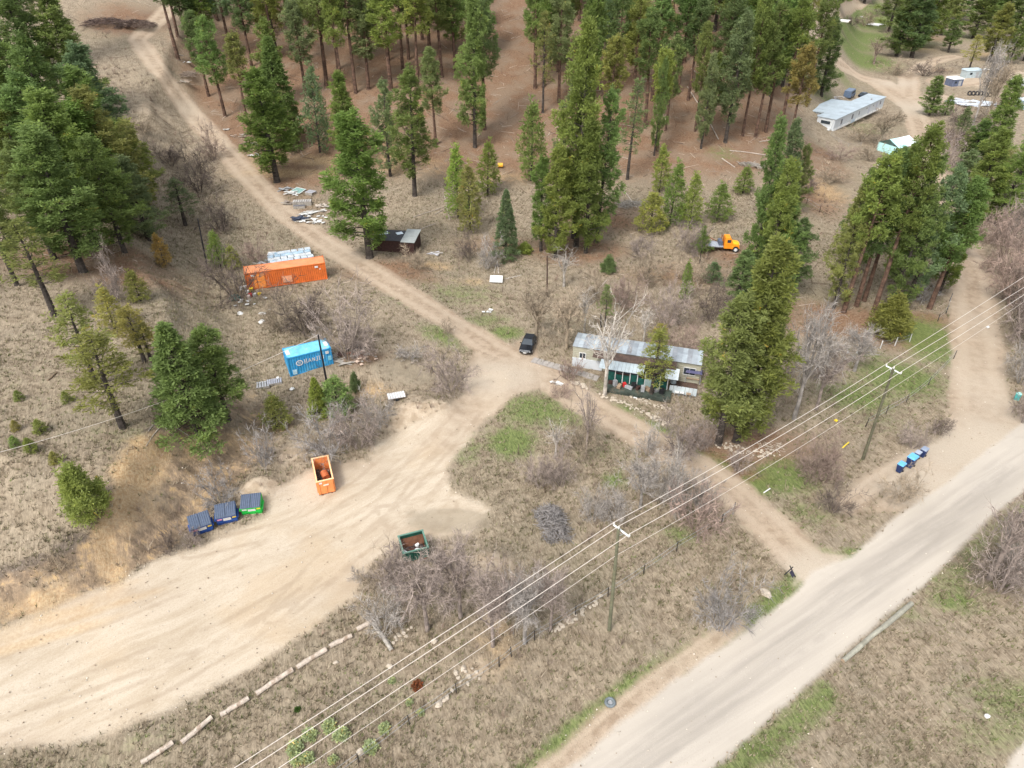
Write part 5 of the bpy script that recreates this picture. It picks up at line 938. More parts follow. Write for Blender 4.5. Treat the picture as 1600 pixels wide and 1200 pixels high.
# ------------------------------------------------------------------ orange flatbed truck
def truck():
    p = P(1128, 390); d2 = P(1160, 391); th = ang(p, d2); o = thing('flatbed_truck', 'bright orange old truck with a grey flatbed parked on the wooded slope', 'truck', p, th); OR = M((.85, .28, .02), .4, 0, .12, (.75, .20, .02), 1.5, 'truck_orange')
    m = MB(); m.hexa([(0, -.85, .55), (1.15, -.85, .55), (1.15, .85, .55), (0, .85, .55)], [(.02, -.84, 1.35), (1.2, -.84, 1.35), (1.2, .84, 1.35), (.02, .84, 1.35)]); m.hexa([(.02, -.82, 1.35), (1.2, -.82, 1.35), (1.2, .82, 1.35), (.02, .82, 1.35)], [(.12, -.70, 2.05), (.85, -.70, 2.05), (.85, .70, 2.05), (.12, .70, 2.05)]); m.build('cab', OR, o)
    st = [(1.2, .62, 1.36, .62), (1.7, .62, 1.34, .60), (2.1, .66, 1.25, .54), (2.3, .8, 1.05, .4)]; vs, fs = [], []
    for x, z0, z1, w_ in st: vs += [(x, -w_, z0), (x, -w_, z1-.18), (x, -w_*.6, z1), (x, w_*.6, z1), (x, w_, z1-.18), (x, w_, z0)]
    for i in range(3): fs += [(i*6+j, (i+1)*6+j, (i+1)*6+(j+1) % 6, i*6+(j+1) % 6) for j in range(6)]
    fs += [(5, 4, 3, 2, 1, 0), tuple(range(18, 24))]; MB().add(vs, fs).build('hood', M((.92, .42, .02), .4, 0, .1, name='truck_yellow_orange'), o)
    for sy in (-1, 1):
        m = MB(); pr = [(1.05, .5), (1.1, .85), (1.35, 1.08), (1.8, 1.08), (2.1, .9), (2.2, .6), (2.05, .62), (1.95, .82), (1.7, .92), (1.45, .9), (1.3, .7), (1.25, .5)]; m.add([(x, sy*.5, z) for x, z in pr]+[(x, sy*.92, z) for x, z in pr], [(i, (i+1) % 12, 12+(i+1) % 12, 12+i) for i in range(12)]+[(0, 1, 10, 11), (1, 2, 9, 10), (2, 3, 8, 9), (3, 4, 7, 8), (4, 5, 6, 7)]+[(12, 13, 22, 23), (13, 14, 21, 22), (14, 15, 20, 21), (15, 16, 19, 20), (16, 17, 18, 19)]); m.build('fender', OR, o)
        m = MB(); m.tube((1.68, sy*.66, .42), (1.68, sy*.93, .42), .42, .42, 14); wh = m.build('wheel', RUB, o); m = MB(); m.tube((1.68, sy*.932, .42), (1.68, sy*.95, .42), .24, .24, 10); m.build('rim', WHT, wh)
        m = MB(); m.tube((-2.2, sy*.5, .42), (-2.2, sy*.93, .42), .42, .42, 14); wh = m.build('wheel', RUB, o)
        m = MB(); m.box(.62, sy*.80, 1.40, .52, .06, .42); m.build('door_window', GLS, o); m = MB(); m.box(2.2, sy*.32, .9, .12, .2, .2); m.build('headlight', WHT, o)
    m = MB(); m.hexa([(1.12, -.62, 1.42), (1.2, -.62, 1.42), (1.2, .62, 1.42), (1.12, .62, 1.42)], [(.80, -.6, 1.95), (.88, -.6, 1.95), (.88, .6, 1.95), (.80, .6, 1.95)]); m.build('windscreen', GLS, o)
    m = MB(); m.box(-1.7, 0, .78, 3.2, 1.9, .12); m.box(-1.7, 0, .5, 3.3, .7, .28); m.build('flatbed', M((.38, .41, .46), .6, .1, .2, name='bed_grey'), o); m = MB(); m.box(-.45, .0, .9, .5, 1.4, .55); m.build('tool_box', M((.09, .11, .16), .6, 0, .2, name='box_slate'), o)
    m = MB(); m.tube((-.6, .7, .9), (-2.0, .75, 1.6), .06); m.tube((-.2, .6, .9), (-.2, .6, 2.1), .05); m.tube((-.2, -.6, .9), (-.2, -.6, 2.1), .05); m.tube((-.2, -.6, 2.05), (-.2, .6, 2.05), .05); m.build('headache_rack', RUST, o)
    o.scale = (1.12, 1.12, 1.12)
truck()

# ------------------------------------------------------------------ wheeled bins at the roadside
for i, (px, py, s, lid, hint) in enumerate([(1404.5, 737, 1.0, LID, 'leftmost of the four at the roadside'), (1420.5, 729, 1.25, LID, 'largest of the four at the roadside'), (1431, 717, .85, M((.30, .34, .42), .5, 0, .1, name='grey_lid'), 'small one right of the largest'), (1440.5, 713, .95, M((.22, .26, .34), .5, 0, .1, name='dull_lid'), 'rightmost, nearest the dirt road')]):
    p = P(px, py); o = thing('wheeled_bin', f'dark blue wheeled bin, {hint}', 'bin', p, R(-52), 'wheeled bins at the roadside')
    m = MB(); m.hexa([(-.22, -.25, .06), (.22, -.25, .06), (.22, .22, .06), (-.22, .22, .06)], [(-.30, -.36, .98), (.30, -.36, .98), (.30, .34, .98), (-.30, .34, .98)]); m.build('body', BIN, o)
    m = MB(); m.hexa([(-.32, -.40, .985), (.32, -.40, .985), (.32, .37, .985), (-.32, .37, .985)], [(-.28, -.34, 1.06), (.28, -.34, 1.06), (.28, .34, 1.08), (-.28, .34, 1.08)]); m.build('lid', lid, o)
    for sx in (-1, 1): m = MB(); m.tube((sx*.24, .26, .1), (sx*.30, .26, .1), .1, .1, 10); m.build('wheel', RUB, o)
    m = MB(); m.tube((-.28, .40, .95), (.28, .40, .95), .02, None, 5); m.build('handle', BIN, o); o.scale = (s, s, s*1.05)

# ------------------------------------------------------------------ sign by the driveway mouth
p = P(1244, 900); zb = p.z; t0 = PH(1234.5, 884.5, zb+1.75); a0 = PH(1239, 886, zb+1.62); a1 = PH(1226, 898, zb+1.62)
o = thing('sign_post', 'black hanging sign on a tilted post where the driveway meets the road', 'sign', p); q = Vector(p); m = MB(); m.tube(Vector((0, 0, -.2)), t0-q, .055, .05); m.build('post', BLK, o); m = MB(); m.tube(a0-q, a1-q, .045, .045); m.build('arm', BLK, o)
c = [PH(1233.5, 894.5, zb+1.45), PH(1237, 890.5, zb+1.45), PH(1241.5, 898, zb+.75), PH(1238, 902.5, zb+.75)]; c = [v-q for v in c]; m = MB(); m.slab(c, .03); bd = m.build('board', M((.02, .02, .05), .5, 0, .1, name='sign_black'), o)
nn = (c[1]-c[0]).cross(c[3]-c[0]).normalized(); nn = nn if nn.y < 0 or nn.z > 0 else -nn
def on(u, v): return c[0].lerp(c[1], u).lerp(c[3].lerp(c[2], u), v)+nn*.012
m = MB()
for v0, v1, u0, u1 in ((.12, .26, .15, .85), (.38, .62, .30, .70), (.74, .86, .15, .85)): m.add([on(u0, v0), on(u1, v0), on(u1, v1), on(u0, v1)], [(0, 1, 2, 3)])
m.build('sign_print', M((.35, .36, .52), .6, 0, .2, name='sign_grey'), o)

# ------------------------------------------------------------------ timbers, guard rail, tyre, rocks
def log(name, a, b, r, mt, label, grp, cat='log'):
    A, Bp = P(*a), P(*b); o = thing(name, label, cat, A, ang(A, Bp), grp); L = (Bp-A).length; rr = random.Random(a[0]); m = MB(); pts = [Vector((L*k/5, rr.uniform(-.04, .04), r*.8+(hz(*(A.lerp(Bp, k/5)).xy)-A.z))) for k in range(6)]; m.path(pts, [r*rr.uniform(.85, 1.05) for _ in pts], 9); m.build('bark', mt, o); m = MB(); m.tube(pts[0]-Vector((.015, 0, 0)), pts[0], r*.8, r*.8, 9); m.tube(pts[-1], pts[-1]+Vector((.015, 0, 0)), r*.8, r*.8, 9); m.build('sawn_end', WOOD, o)
LG = M((.40, .34, .28), .9, 0, .3, (.22, .15, .10), 1.5, 'peeled_log')
for a, b, h in [((222, 1194), (271, 1162), 'lowest, cut by the bottom left'), ((284, 1162), (332, 1123), 'second from the bottom'), ((345, 1119), (389, 1093), 'third from the bottom'), ((401, 1086), (458, 1048), 'long one, fourth from the bottom'), ((464, 1045), (510, 1016), 'fifth from the bottom'), ((515, 1012), (550, 995), 'with a reddish rotten end'), ((558, 986), (580, 973), 'short one at the upper corner')]: log('barrier_log', a, b, .20, LG, f'weathered barrier log along the gravel lot, {h}', 'barrier logs along the gravel lot')
log('barrier_log', (583, 975), (613, 1018), .17, GWOOD, 'grey barrier log running downhill from the upper corner of the lot', 'barrier logs along the gravel lot')
log('road_barrier_log', (1316, 1034), (1424, 945), .20, M((.27, .26, .21), .85, 0, .2, (.18, .17, .13), .8, 'pale_beam'), 'long pale barrier beam lying beside the gravel road', None, 'barrier')
m = MB(); m.tube((0, 0, 0), (0, 0, .22), .34, .34, 18); p = P(953, 1099); o = thing('old_tyre', 'old grey tyre lying in the roadside grass', 'tyre', p); vs, fs = [], []
for i in range(20):
    for j in range(8): a, b = 2*math.pi*i/20, 2*math.pi*j/8; vs.append(((.30+.12*math.cos(b))*math.cos(a), (.30+.12*math.cos(b))*math.sin(a), .13+.12*math.sin(b)))
for i in range(20):
    for j in range(8): fs.append((i*8+j, ((i+1) % 20)*8+j, ((i+1) % 20)*8+(j+1) % 8, i*8+(j+1) % 8))
MB().add(vs, fs).build('rubber_ring', M((.13, .15, .16), .8, 0, .2, name='faded_rubber'), o, True); m = MB(); m.tube((0, 0, .02), (0, 0, .1), .19, .19, 12); m.build('rim', GREY, o)
RK = [MB().blob(0, 0, .3, 1, 1.1, .85, .6, s).mesh('rock', STONE) for s in range(5)]
_rk = [9]
def rock(px, py, s, label, grp, nm='rock'):
    p = P(px, py); o = part(nm, RK[int(px*7+py) % 5], None, p, (0, 0, px), (s, s, s)); _rk[0] = (_rk[0]+1) % 10; tag(o, label, 'rock', grp); return o
rock(1196, 929, .48, 'pale boulder beside the gravel road near the sign', None)
for x, y, s in [(a, b, .12+.08*random.random()) for a, b in sorted([(615, 1005), (620, 1000), (625, 994), (631, 990), (638, 984), (622, 991), (629, 1000), (635, 995), (643, 981), (618, 996)])]: rock(x, y, s, f'pale rock right of the grey barrier log, {ORD[_rk[0]]} of the heap from the left', 'rocks heaped right of the grey barrier log')
for a, b, s in sorted([(712, 1052, .4), (716, 1060, .3), (724, 1045, .42), (728, 1050, .25), (732, 1058, .38), (720, 1066, .22), (731, 1069, .3), (744, 1050, .3), (749, 1060, .22), (738, 1045, .2)]): rock(a, b, s*.62, f'whitish rock by the lower wire fence, {ORD[_rk[0]]} of the scattered heap from the left', 'rocks scattered by the lower wire fence')
for a, b, s, h in [(686, 1101, .3, 'largest one'), (695, 1094, .2, 'middle one'), (699, 1091, .22, 'upper one'), (706, 1079, .2, 'one touching the post'), (525, 1036, .2, 'one below the timbers'), (609, 1042, .25, 'one under the power lines'), (563, 1176, .3, 'one at the lowest post'), (679, 1003, .28, 'flat pink one at the thicket')]: rock(a, b, s, f'lone pale rock near the lower fence, {h}', 'lone rocks')
def stone_row(pts, n, label, s0=.15, wob=.3, seed=0):
    A = P(*pts[0]); o = thing('stone_row', label, 'stone edging', A, 0, 'stone edgings'); r = random.Random(seed); Wp = [P(*q) for q in pts]
    for i in range(n):
        t = i/(n-1)*(len(Wp)-1); k = min(int(t), len(Wp)-2); q = Wp[k].lerp(Wp[k+1], t-k); x, y = q.x+r.uniform(-wob, wob), q.y+r.uniform(-wob, wob); s = s0*r.uniform(.6, 1.4); part('stone', RK[i % 5], o, (x-A.x, y-A.y, hz(x, y)-A.z+.02), (0, 0, r.uniform(0, 6)), (s*1.1, s*1.1, s))
stone_row([(941, 618), (965, 627), (1000, 641), (1022, 652), (1044, 664)], 75, 'lower row of pale edging stones below the long mobile home', .13, .34, 1)
stone_row([(962, 608), (985, 617), (1010, 629), (1042, 640)], 65, 'upper row of pale edging stones below the long mobile home', .12, .40, 2)
stone_row([(894, 597), (905, 601), (916, 606)], 20, 'short row of edging stones left of the big bare tree', .17, .25, 3)
stone_row([(1125, 695), (1150, 702), (1180, 708), (1215, 708)], 60, 'row of pale stones under the power lines right of the driveway pines', .12, .6, 4)
stone_row([(865, 989), (885, 975), (900, 962), (915, 952), (940, 935)], 34, 'line of pale stones along the lower wire fence', .14, .25, 6)

# ------------------------------------------------------------------ wire fences
def fence(pts, label, hp=1.15, mt=BLK, grp='wire fences', extra=None, wires=(.5, .95)):
    W_ = [P(*q) for q in pts]; A = W_[0]; o = thing('wire_fence', label, 'fence', A, 0, grp)
    for q in W_: m = MB(); m.tube(q-A-Vector((0, 0, .2)), q-A+Vector((random.uniform(-.06, .06), random.uniform(-.06, .06), hp)), .055, .045, 6); m.build('post', mt, o)
    for z in wires:
        wv = MB()
        for i in range(len(W_)-1): wv.path([W_[i].lerp(W_[i+1], k/4)-A+Vector((0, 0, z*hp-.10*math.sin(math.pi*k/4))) for k in range(5)], [.012]*5, 4)
        wv.build('wire', GREY, o)
fence([(490, 1240), (561, 1191), (640, 1132), (713, 1083), (780, 1041), (799, 1026), (835, 1000), (899, 962), (950, 932), (1005, 897), (1057, 861), (1127, 818), (1146, 800)], 'dark posted wire fence crossing the rough grass below the power lines', 1.2, M((.05, .042, .035), .9, 0, .2, name='dark_post'))
m = MB(); A, Bp = P(1128, 816), P(1146, 802); o = thing('gate_rail', 'short grey wooden rail beside the driveway', 'rail', A, ang(A, Bp)); L = (Bp-A).length; m.tube((0, 0, .9), (L, 0, .95), .06); m.build('rail', GWOOD, o); m = MB(); m.tube((.1, 0, -.1), (.1, 0, 1), .08); m.build('post', GWOOD, o); m = MB(); m.tube((L-.1, 0, -.1), (L-.1, 0, 1.1), .08); m.build('post', GWOOD, o)
fence([(1352, 667), (1384, 647), (1415, 630), (1450, 602), (1490, 560)], 'wire fence with dark posts on the lawn slope left of the dirt road', 1.2, M((.07, .055, .045), .9, 0, .2, name='dark_post2'))
fence([(1375, 545), (1398, 540), (1421, 534)], 'wire fence ending in a white post by the right cluster of pines', 1.2, WHT)
fence([(1243, 305), (1260, 318), (1280, 332)], 'dark rail fence on the green strip in the wooded slope', 1.2, DKBR)
fence([(1465, 502), (1478, 490), (1484, 470)], 'short mesh fence between the right cluster and the dirt road', 1.2, BLK)
fence([(1298, 212), (1310, 222), (1325, 230), (1345, 228)], 'low pale fence round the yard of the far mobile home', .9, GWOOD, wires=(.3, .6, .9))
for (a, h) in [((1193, 770), 'white short stake on the green verge'), ((1316, 700), 'yellow angled marker stake below the power lines')]:
    p = P(*a); o = thing('marker_stake', h, 'stake', p); m = MB(); m.tube((0, 0, 0), (.7, .35, .5 if 'yellow' in h else .25), .06); m.build('stake', WHT if 'white' in h else YEL, o)

# ------------------------------------------------------------------ poles and power lines
def pole(base, top, label, r=.15, mt=POLE, cross=None, grp='utility poles'):
    p = P(*base); h = height_to(p, top[1]); t = PH(top[0], top[1], p.z+h); o = thing('utility_pole', label, 'utility pole', p, 0, grp); m = MB(); m.tube((0, 0, -.3), t-p, r, r*.68, 12); m.build('pole', mt, o)
    if cross:
        c0, c1, zc = cross; m = MB(); A, Bp = c0-p, c1-p; m.tube(A, Bp, .07, None, 6); m.build('crossarm', M((.62, .64, .62), .6, 0, .1, name='pale_crossarm'), o)
        for q in (A, Bp, t-p): m = MB(); m.tube(q, q+Vector((0, 0, .16)), .06, .075, 8); m.tube(q+Vector((0, 0, .162)), q+Vector((0, 0, .26)), .05, .04, 8); m.build('insulator', WHT, o)
        for q in (A.lerp(Bp, .3), A.lerp(Bp, .7)): m = MB(); m.tube(q, (t-p)*.93, .02, None, 4); m.build('brace', GREY, o)
    return o, p, t
p1 = P(952, 985); h1 = height_to(p1, 828); z1 = p1.z+h1-.3; A0, A1 = PH(959, 820, z1), PH(983, 838.5, z1)
_, p1, t1 = pole((952, 985), (966.5, 826), 'green-tinged power pole with pale crossarm in the rough grass', .155, GPOLE, (A0, A1, z1))
p2 = P(1348, 718); h2 = height_to(p2, 578); z2 = p2.z+h2-.3; B0, B1 = PH(1384.5, 571.5, z2), PH(1407.5, 584, z2)
_, p2, t2 = pole((1348, 718), (1396, 576), 'brown power pole leaning behind the blue bins', .16, M((.10, .095, .06), .9, 0, .3, name='old_pole_wood'), (B0, B1, z2))
m = MB(); m.tube((0, 0, -.2), (0, 0, .3), .24, .26, 10)
pole((325, 425), (309, 342), 'black service pole on the left slope above the orange container', .13, BLK); _, sp, st_ = pole((512, 606), (497, 523), 'black service pole standing before the blue container', .13, BLK); pole((855, 462), (855, 400), 'dark brown service pole behind the tan trees', .12, M((.06, .035, .028), .9, 0, .2, name='dark_pole')); pole((939, 512), (939, 490), 'short black post behind the long mobile home', .1, BLK)
m = MB(); a, b = P(500, 600), st_
def wire(a, b, sag, label, r=.028, mt=WIREM, grp='power lines along the road', n=24, name='power_line', cat='power line'):
    m = MB(); pts = [a.lerp(b, k/n)-a-Vector((0, 0, 4*sag*(k/n)*(1-k/n))) for k in range(n+1)]; m.path(pts, [r]*(n+1), 4); o = m.build(name, mt); o.location = a; tag(o, label, cat, grp)
dv = (p2-p1); ends0, ends2 = [], []
z0_, z3_ = z1-.4, z2+.3
N4a, N4b = p1+(t1-p1)*.76, PH(1387, 611, p2.z+h2*.80)
left = [(350, 1206.5), (385, 1200.5), (424, 1204), (462, 1206)]; right = [(1600, 431), (1600, 447.5), (1600, 459), (1600, 470)]; nmz = ['upper', 'second', 'third', 'lowest thin']
for i, (a, b) in enumerate([(A0, B0), (t1, t2), (A1, B1), (N4a, N4b)]):
    a, b = a+Vector((0, 0, .26 if i < 3 else 0)), b+Vector((0, 0, .26 if i < 3 else 0))
    wire(a, b, .45, f'{nmz[i]} pale power line between the two roadside poles', .021 if i < 3 else .014)
    l = PH(*left[i], z1-(.9 if i < 3 else 3.4)); d = (l-a)*1.9; l2 = a+d; wire(l2, a, .2, f'{nmz[i]} pale power line running off the bottom left from the near pole', .021 if i < 3 else .014)
    r_ = PH(*right[i], z2-(.6 if i < 3 else 2.6)); r2 = b+(r_-b)*1.5; wire(b, r2, .2, f'{nmz[i]} pale power line running off the right from the far pole', .022 if i < 3 else .014)
zc = st_.z; e = PH(-60, 722, 9.5); wire(e, st_, 1.2, 'pale service cable from the left edge to the pole before the blue container', .022, WIREM, None, 24, 'service_cable', 'cable')
g0 = P(541, 545); wire(g0, st_, 0, 'thin guy wire from the service pole down beside the blue container', .015, GREY, None, 2, 'guy_wire', 'wire')

# ------------------------------------------------------------------ stacks and rubbish beside the upper track
p = P(424, 424); q = P(492, 412); th = ang(p, q); L = (q-p).length; mats = [M((.45, .50, .54), .5, 0, .3, (.07, .24, .40), 1.3, 'printed_wrap'), M((.30, .42, .52), .5, 0, .3, (.55, .58, .60), 1.6, 'printed_wrap2'), M((.50, .52, .53), .5, 0, .2, (.25, .27, .29), 1.2, 'grey_wrap')]
row_n = ['front', 'second', 'third', 'fourth', 'rear']; col_n = ['leftmost', 'second', 'third', 'fourth', 'fifth', 'rightmost']
o = thing('bundle_stack', 'wide stack of white and blue wrapped board bundles behind the orange container', 'stack', p+Vector((0, 0, -.05)), th)
for i in range(5):
    for j in range(7):
        for kz in range(2):
            m = MB(); yy = .25+i*.95; lift = .0; m.box(j*L/7+L/14+.12*math.sin(i*2+j), yy, .12+kz*.48, L/7-.07, .84, .42, .02*math.sin(i+j*3+kz)); m.build('bundle', mats[(i*2+j*3+kz) % 3], o)
    for j in range(10):
        pass
m = MB(); [m.box(j*L/8+L/16, 2.2, 0, .1, 4.8, .11) for j in range(8)]; m.build('bearers', DKBR, o)
def sheet(nm, px, py, sx, sy, rz, mt, label, cat, tilt=.08, z=.1, grp=None, th_=.06):
    p = P(px, py); o = thing(nm, label, cat, (p.x, p.y, p.z+z), rz, grp); m = MB(); m.box(0, 0, 0, sx, sy, th_, 0, ('X', tilt)); m.build('sheet', mt, o); fr = MB(); e = .05
    for a in (-1, 1): fr.box(a*(sx/2+e/2), 0, -.01, e, sy+.1, th_+.03, 0, ('X', tilt))
    fr.build('edge', GREY if mt is not WHT else WOOD, o); return o
sheet('insulation_sheet', 425, 397, 1.25, .9, .1, WHT, 'white square panel above the wrapped bundles', 'panel')
def crate(px, py, sx, sy, sz, rz, mt, label, cat='crate', nm='crate', grp=None, n=5):
    p = P(px, py); o = thing(nm, label, cat, (p.x, p.y, p.z-.03), rz, grp)
    for i in range(n): m = MB(); m.box(-sx/2+sx*(i+.5)/n, 0, sz-.04, sx/n*.72, sy, .04); m.build('slat', mt, o)
    for s in (-1, 1): m = MB(); m.box(0, s*(sy/2-.05), 0, sx, .08, sz-.045); m.build('bearer', GWOOD, o)
    return o
def winframe(px, py, sx, sy, rz, label):
    p = P(px, py); o = thing('window_unit', label, 'window', (p.x, p.y, p.z+.12), rz); m = MB()
    for a in (-1, 1): m.box(a*sx/2, 0, 0, .1, sy+.1, .1, 0, ('X', .12)); m.box(0, a*sy/2, a*sy/2*.12, sx-.1, .1, .1)
    m.build('frame', WHT, o); m = MB(); m.box(0, 0, .03, sx-.1, sy-.1, .03, 0, ('X', .12)); m.build('pane', M((.22, .36, .34), .15, 0, .1, name='green_glass'), o)
winframe(466, 299, 2.2, 1.8, -.5, 'discarded window with greenish glass beside the upper track')
crate(486, 303, 1.6, 1.4, .5, -.45, M((.40, .40, .43), .7, 0, .15, name='grey_slat'), 'square grey pallet box right of the discarded window', 'pallet', 'pallet')
crate(473, 320, 3.2, 1.2, .8, .12, M((.38, .36, .34), .7, 0, .3, name='bleached_slat'), 'long bleached slatted rack in the rubbish beside the upper track', 'rack', 'slatted_rack', None, 8); crate(468, 325, 2.0, .6, .5, .1, M((.16, .16, .18), .7, 0, .3, name='dark_slat'), 'dark slatted rack in front of the long bleached one', 'rack', 'slatted_rack', None, 9)
def boards(px, py, n, L0, mt, label, seed, spread=.8, nm='board_heap', th_=.04, w_=.16, grp=None):
    p = P(px, py); o = thing(nm, label, 'boards', p, 0, grp); r = random.Random(seed)
    for i in range(n): m = MB(); m.box(r.uniform(-spread, spread), r.uniform(-spread*.6, spread*.6), .04+.03*(i%12), L0*r.uniform(.6, 1.2), w_*r.uniform(.9, 2.2), th_, r.uniform(-.9, .9), ('Y', r.uniform(-.12, .12))); m.build('board', mt if i % 4 else GWOOD, o)
    return o
boards(457, 303, 14, 2.0, WHT, 'white boards scattered left of the discarded window', 1); boards(497, 331, 5, 3.0, WHT, 'pair of long white boards right of the slatted racks', 2, .35); boards(478, 335, 14, 2.0, WHT, 'broken white boards below the slatted racks', 3); boards(447, 297, 12, 1.7, GREY, 'dull metal scraps at the left of the rubbish row', 5, .7)
boards(468, 343, 12, 1.9, M((.05, .06, .09), .5, 0, .3, name='dark_sheet'), 'dark blue-black sheets heaped below the slatted racks', 4, .6, w_=.4); boards(487, 345, 40, .55, WHT, 'small white litter spread below the slatted racks', 6, 2.6, w_=.25)
boards(430, 409, 14, 2.0, GREY, 'grey metal scraps left of the wrapped bundles', 7, 1.2); boards(412, 414, 7, 1.6, M((.5, .52, .55), .5, .2, .2, name='bright_scrap'), 'bright metal strips at the end of the orange container', 8, 1.3); boards(400, 243, 7, .9, WHT, 'white litter at the foot of the track side pine', 9, 1.4, w_=.3)
boards(388, 225, 14, 1.8, M((.13, .11, .10), .9, 0, .3, name='dark_timber'), 'dark timber heap beside the upper track', 10, 1.2); boards(355, 203, 5, .7, WHT, 'white sack litter beside the upper track', 11, .6, w_=.4); boards(425, 270, 3, .5, BLK, 'black scrap under the track side pine', 12, .4, w_=.4); boards(290, 98, 6, 1.0, WHT, 'white litter beside the stick heap at the top of the track', 20, 1.0, w_=.3)
boards(680, 397, 5, 2.0, M((.45, .44, .46), .6, 0, .2, name='pale_board'), 'pale boards lying right of the brown shed', 13, .5); boards(650, 385, 3, 1.2, GREY, 'grey boards leaning beside the brown shed', 14, .3)
for i, (px, py, s, mt, h) in enumerate([(377, 453, .3, WHT, 'white pail, leftmost at the container corner'), (384, 451, .28, WHT, 'white pail close to the container corner'), (387, 458, .26, WHT, 'white jug in front of the container corner'), (393, 455, .32, YEL, 'orange-yellow tub at the container corner'), (392, 463, .28, RED, 'red pail in front of the container corner'), (398, 463, .28, WHT, 'white tub right of the red pail'), (406, 462, .26, YEL, 'yellow pail standing apart to the right'), (389, 466, .26, M((.6, .5, .45), .6, 0, .1, name='beige_plastic'), 'beige pail lowest at the container corner'), (378, 472, .24, WHT, 'white pail beside the green tarp')]):
    p = P(px, py); o = thing('pail', h, 'bucket', p, i, 'pails at the container corner'); m = MB(); m.tube((0, 0, 0), (0, 0, s*1.5), s*.75, s*.95, 10); m.build('body', mt, o); m = MB(); m.tube((0, 0, s*1.502), (0, 0, s*1.6), s, s, 10); m.build('lid', mt, o)
p = P(368, 468); o = thing('tarp_heap', 'dark green tarp crumpled over a heap left of the pails', 'tarp', p); m = MB(); m.blob(0, 0, .2, .8, 1, .8, .7, 3, 12, 6); m.build('tarp', M((.06, .11, .09), .6, 0, .35, (.2, .26, .24), 2, 'wet_tarp'), o)
for i, (px, py, s, h) in enumerate([(410, 490, .45, 'nearest below the orange container'), (409, 503, .5, 'second below the orange container'), (375, 490, .45, 'left, on the bare soil'), (422, 484, .15, 'tiny, right of the others'), (457, 608, .35, 'below the blue container'), (434, 591, .25, 'small, left of the blue container')]):
    p = P(px, py); m = MB(); m.blob(0, 0, .04, s, 1.1, .8, .35, i, 9, 4); o = pile('plastic_scrap', f'white crumpled plastic scrap {h}', 'plastic scrap', p, i, m, WHT, None, 'white plastic scraps')
crate(411, 603, 1.5, 1.2, .3, .3, GREY, 'grey pallet, left one below the blue container', 'pallet', 'pallet'); crate(429, 598, 1.7, 1.0, .3, .3, M((.33, .34, .38), .7, 0, .2, name='slate_slat'), 'slatted grey pallet, right one below the blue container', 'pallet', 'pallet', None, 7)
boards(556, 545, 9, .7, BLK, 'black and white rubbish right of the blue container', 15, 1.0, w_=.3); boards(560, 556, 9, .7, M((.28, .10, .06), .8, 0, .3, name='rust_scrap'), 'rust red scrap right of the blue container', 16, 1.2, w_=.25); boards(535, 566, 6, 2.4, GWOOD, 'grey planks lying at the right end of the blue container', 17, 1.0); boards(530, 556, 6, 1.0, M((.10, .06, .05), .9, 0, .3, name='burnt_scrap'), 'dark brown scrap against the blue container end', 18, .7, w_=.3)
boards(505, 322, 8, 1.3, M((.42, .36, .30), .8, 0, .3, name='tan_board'), 'tan and white broken boards by the pine right of the rubbish row', 40, 1.2, w_=.25); boards(455, 318, 9, 1.2, M((.24, .20, .17), .9, 0, .4, name='brown_scrap'), 'brown scrap boards left of the long bleached rack', 41, 1.2, w_=.2)
boards(375, 212, 9, 1.2, M((.34, .28, .23), .9, 0, .3, name='tan_sticks'), 'tan stick pile beside the upper track below the sacks', 42, 1.4); boards(283, 128, 10, 1.6, M((.30, .24, .19), .9, 0, .3, name='tan_logs'), 'long tan sticks beside the top of the upper track', 43, 2.0); boards(395, 470, 9, .5, WHT, 'white litter dots below the pails', 44, 2.5, w_=.2); boards(575, 565, 8, .5, M((.6, .45, .35), .8, 0, .2, name='peach_scrap'), 'peach coloured scrap on the soil below the blue container end', 45, 1.5, w_=.2)
boards(1000, 618, 6, .5, WHT, 'white scraps below the long mobile home', 46, 1.5, w_=.2); boards(764, 488, 7, .5, WHT, 'white scraps in the tall grass above the black car', 47, .8, w_=.2); boards(870, 598, 6, .6, WHT, 'pale rubbish at the verge by the slab path', 48, .7, w_=.25)
# small flat trailer by the sand piles
p = P(620, 624); o = thing('flat_trailer', 'small white slatted trailer bed beside the sand piles', 'trailer', (p.x, p.y, p.z), .3); 
for i in range(7): m = MB(); m.box(-.85+i*.28, 0, .55, .24, 1.15, .05); m.build('deck_slat', M((.58, .58, .58), .6, 0, .1, name='worn_white'), o)
m = MB(); m.box(0, 0, .42, 2.0, 1.0, .12); m.tube((-1, 0, .45), (-1.7, -.3, .35), .05); m.build('chassis', WOOD, o)
for sy in (-1, 1): m = MB(); m.tube((0, sy*.5, .24), (0, sy*.62, .24), .24, .24, 12); m.build('wheel', RUB, o)
# white board leaning on sticks
p = P(775, 441); o = thing('white_board', 'white sheet on wooden legs at the edge of the brown brush', 'board', p, .0); m = MB(); m.slab([(-.95, -.4, .25), (.95, -.55, .25), (1.0, .7, .75), (-.85, .8, .75)], .06); m.build('sheet', WHT, o)
for x, y in ((-.8, .7), (.9, .6), (-.8, -.3), (.8, -.4)): m = MB(); m.tube((x, y, -.1), (x, y, .6 if y > 0 else .25), .05); m.build('leg', WOOD, o)
for i, (a, b, h) in enumerate([((772, 428), (776, 410), 'left of the two behind the white board'), ((779, 428), (777, 408), 'right of the two behind the white board'), ((790, 436), (815, 430), 'pointing right from the white board')]): log('pale_pole', a, b, .06, M((.5, .45, .40), .8, 0, .2, name='pale_stick'), f'pale stick {h}', 'pale sticks')
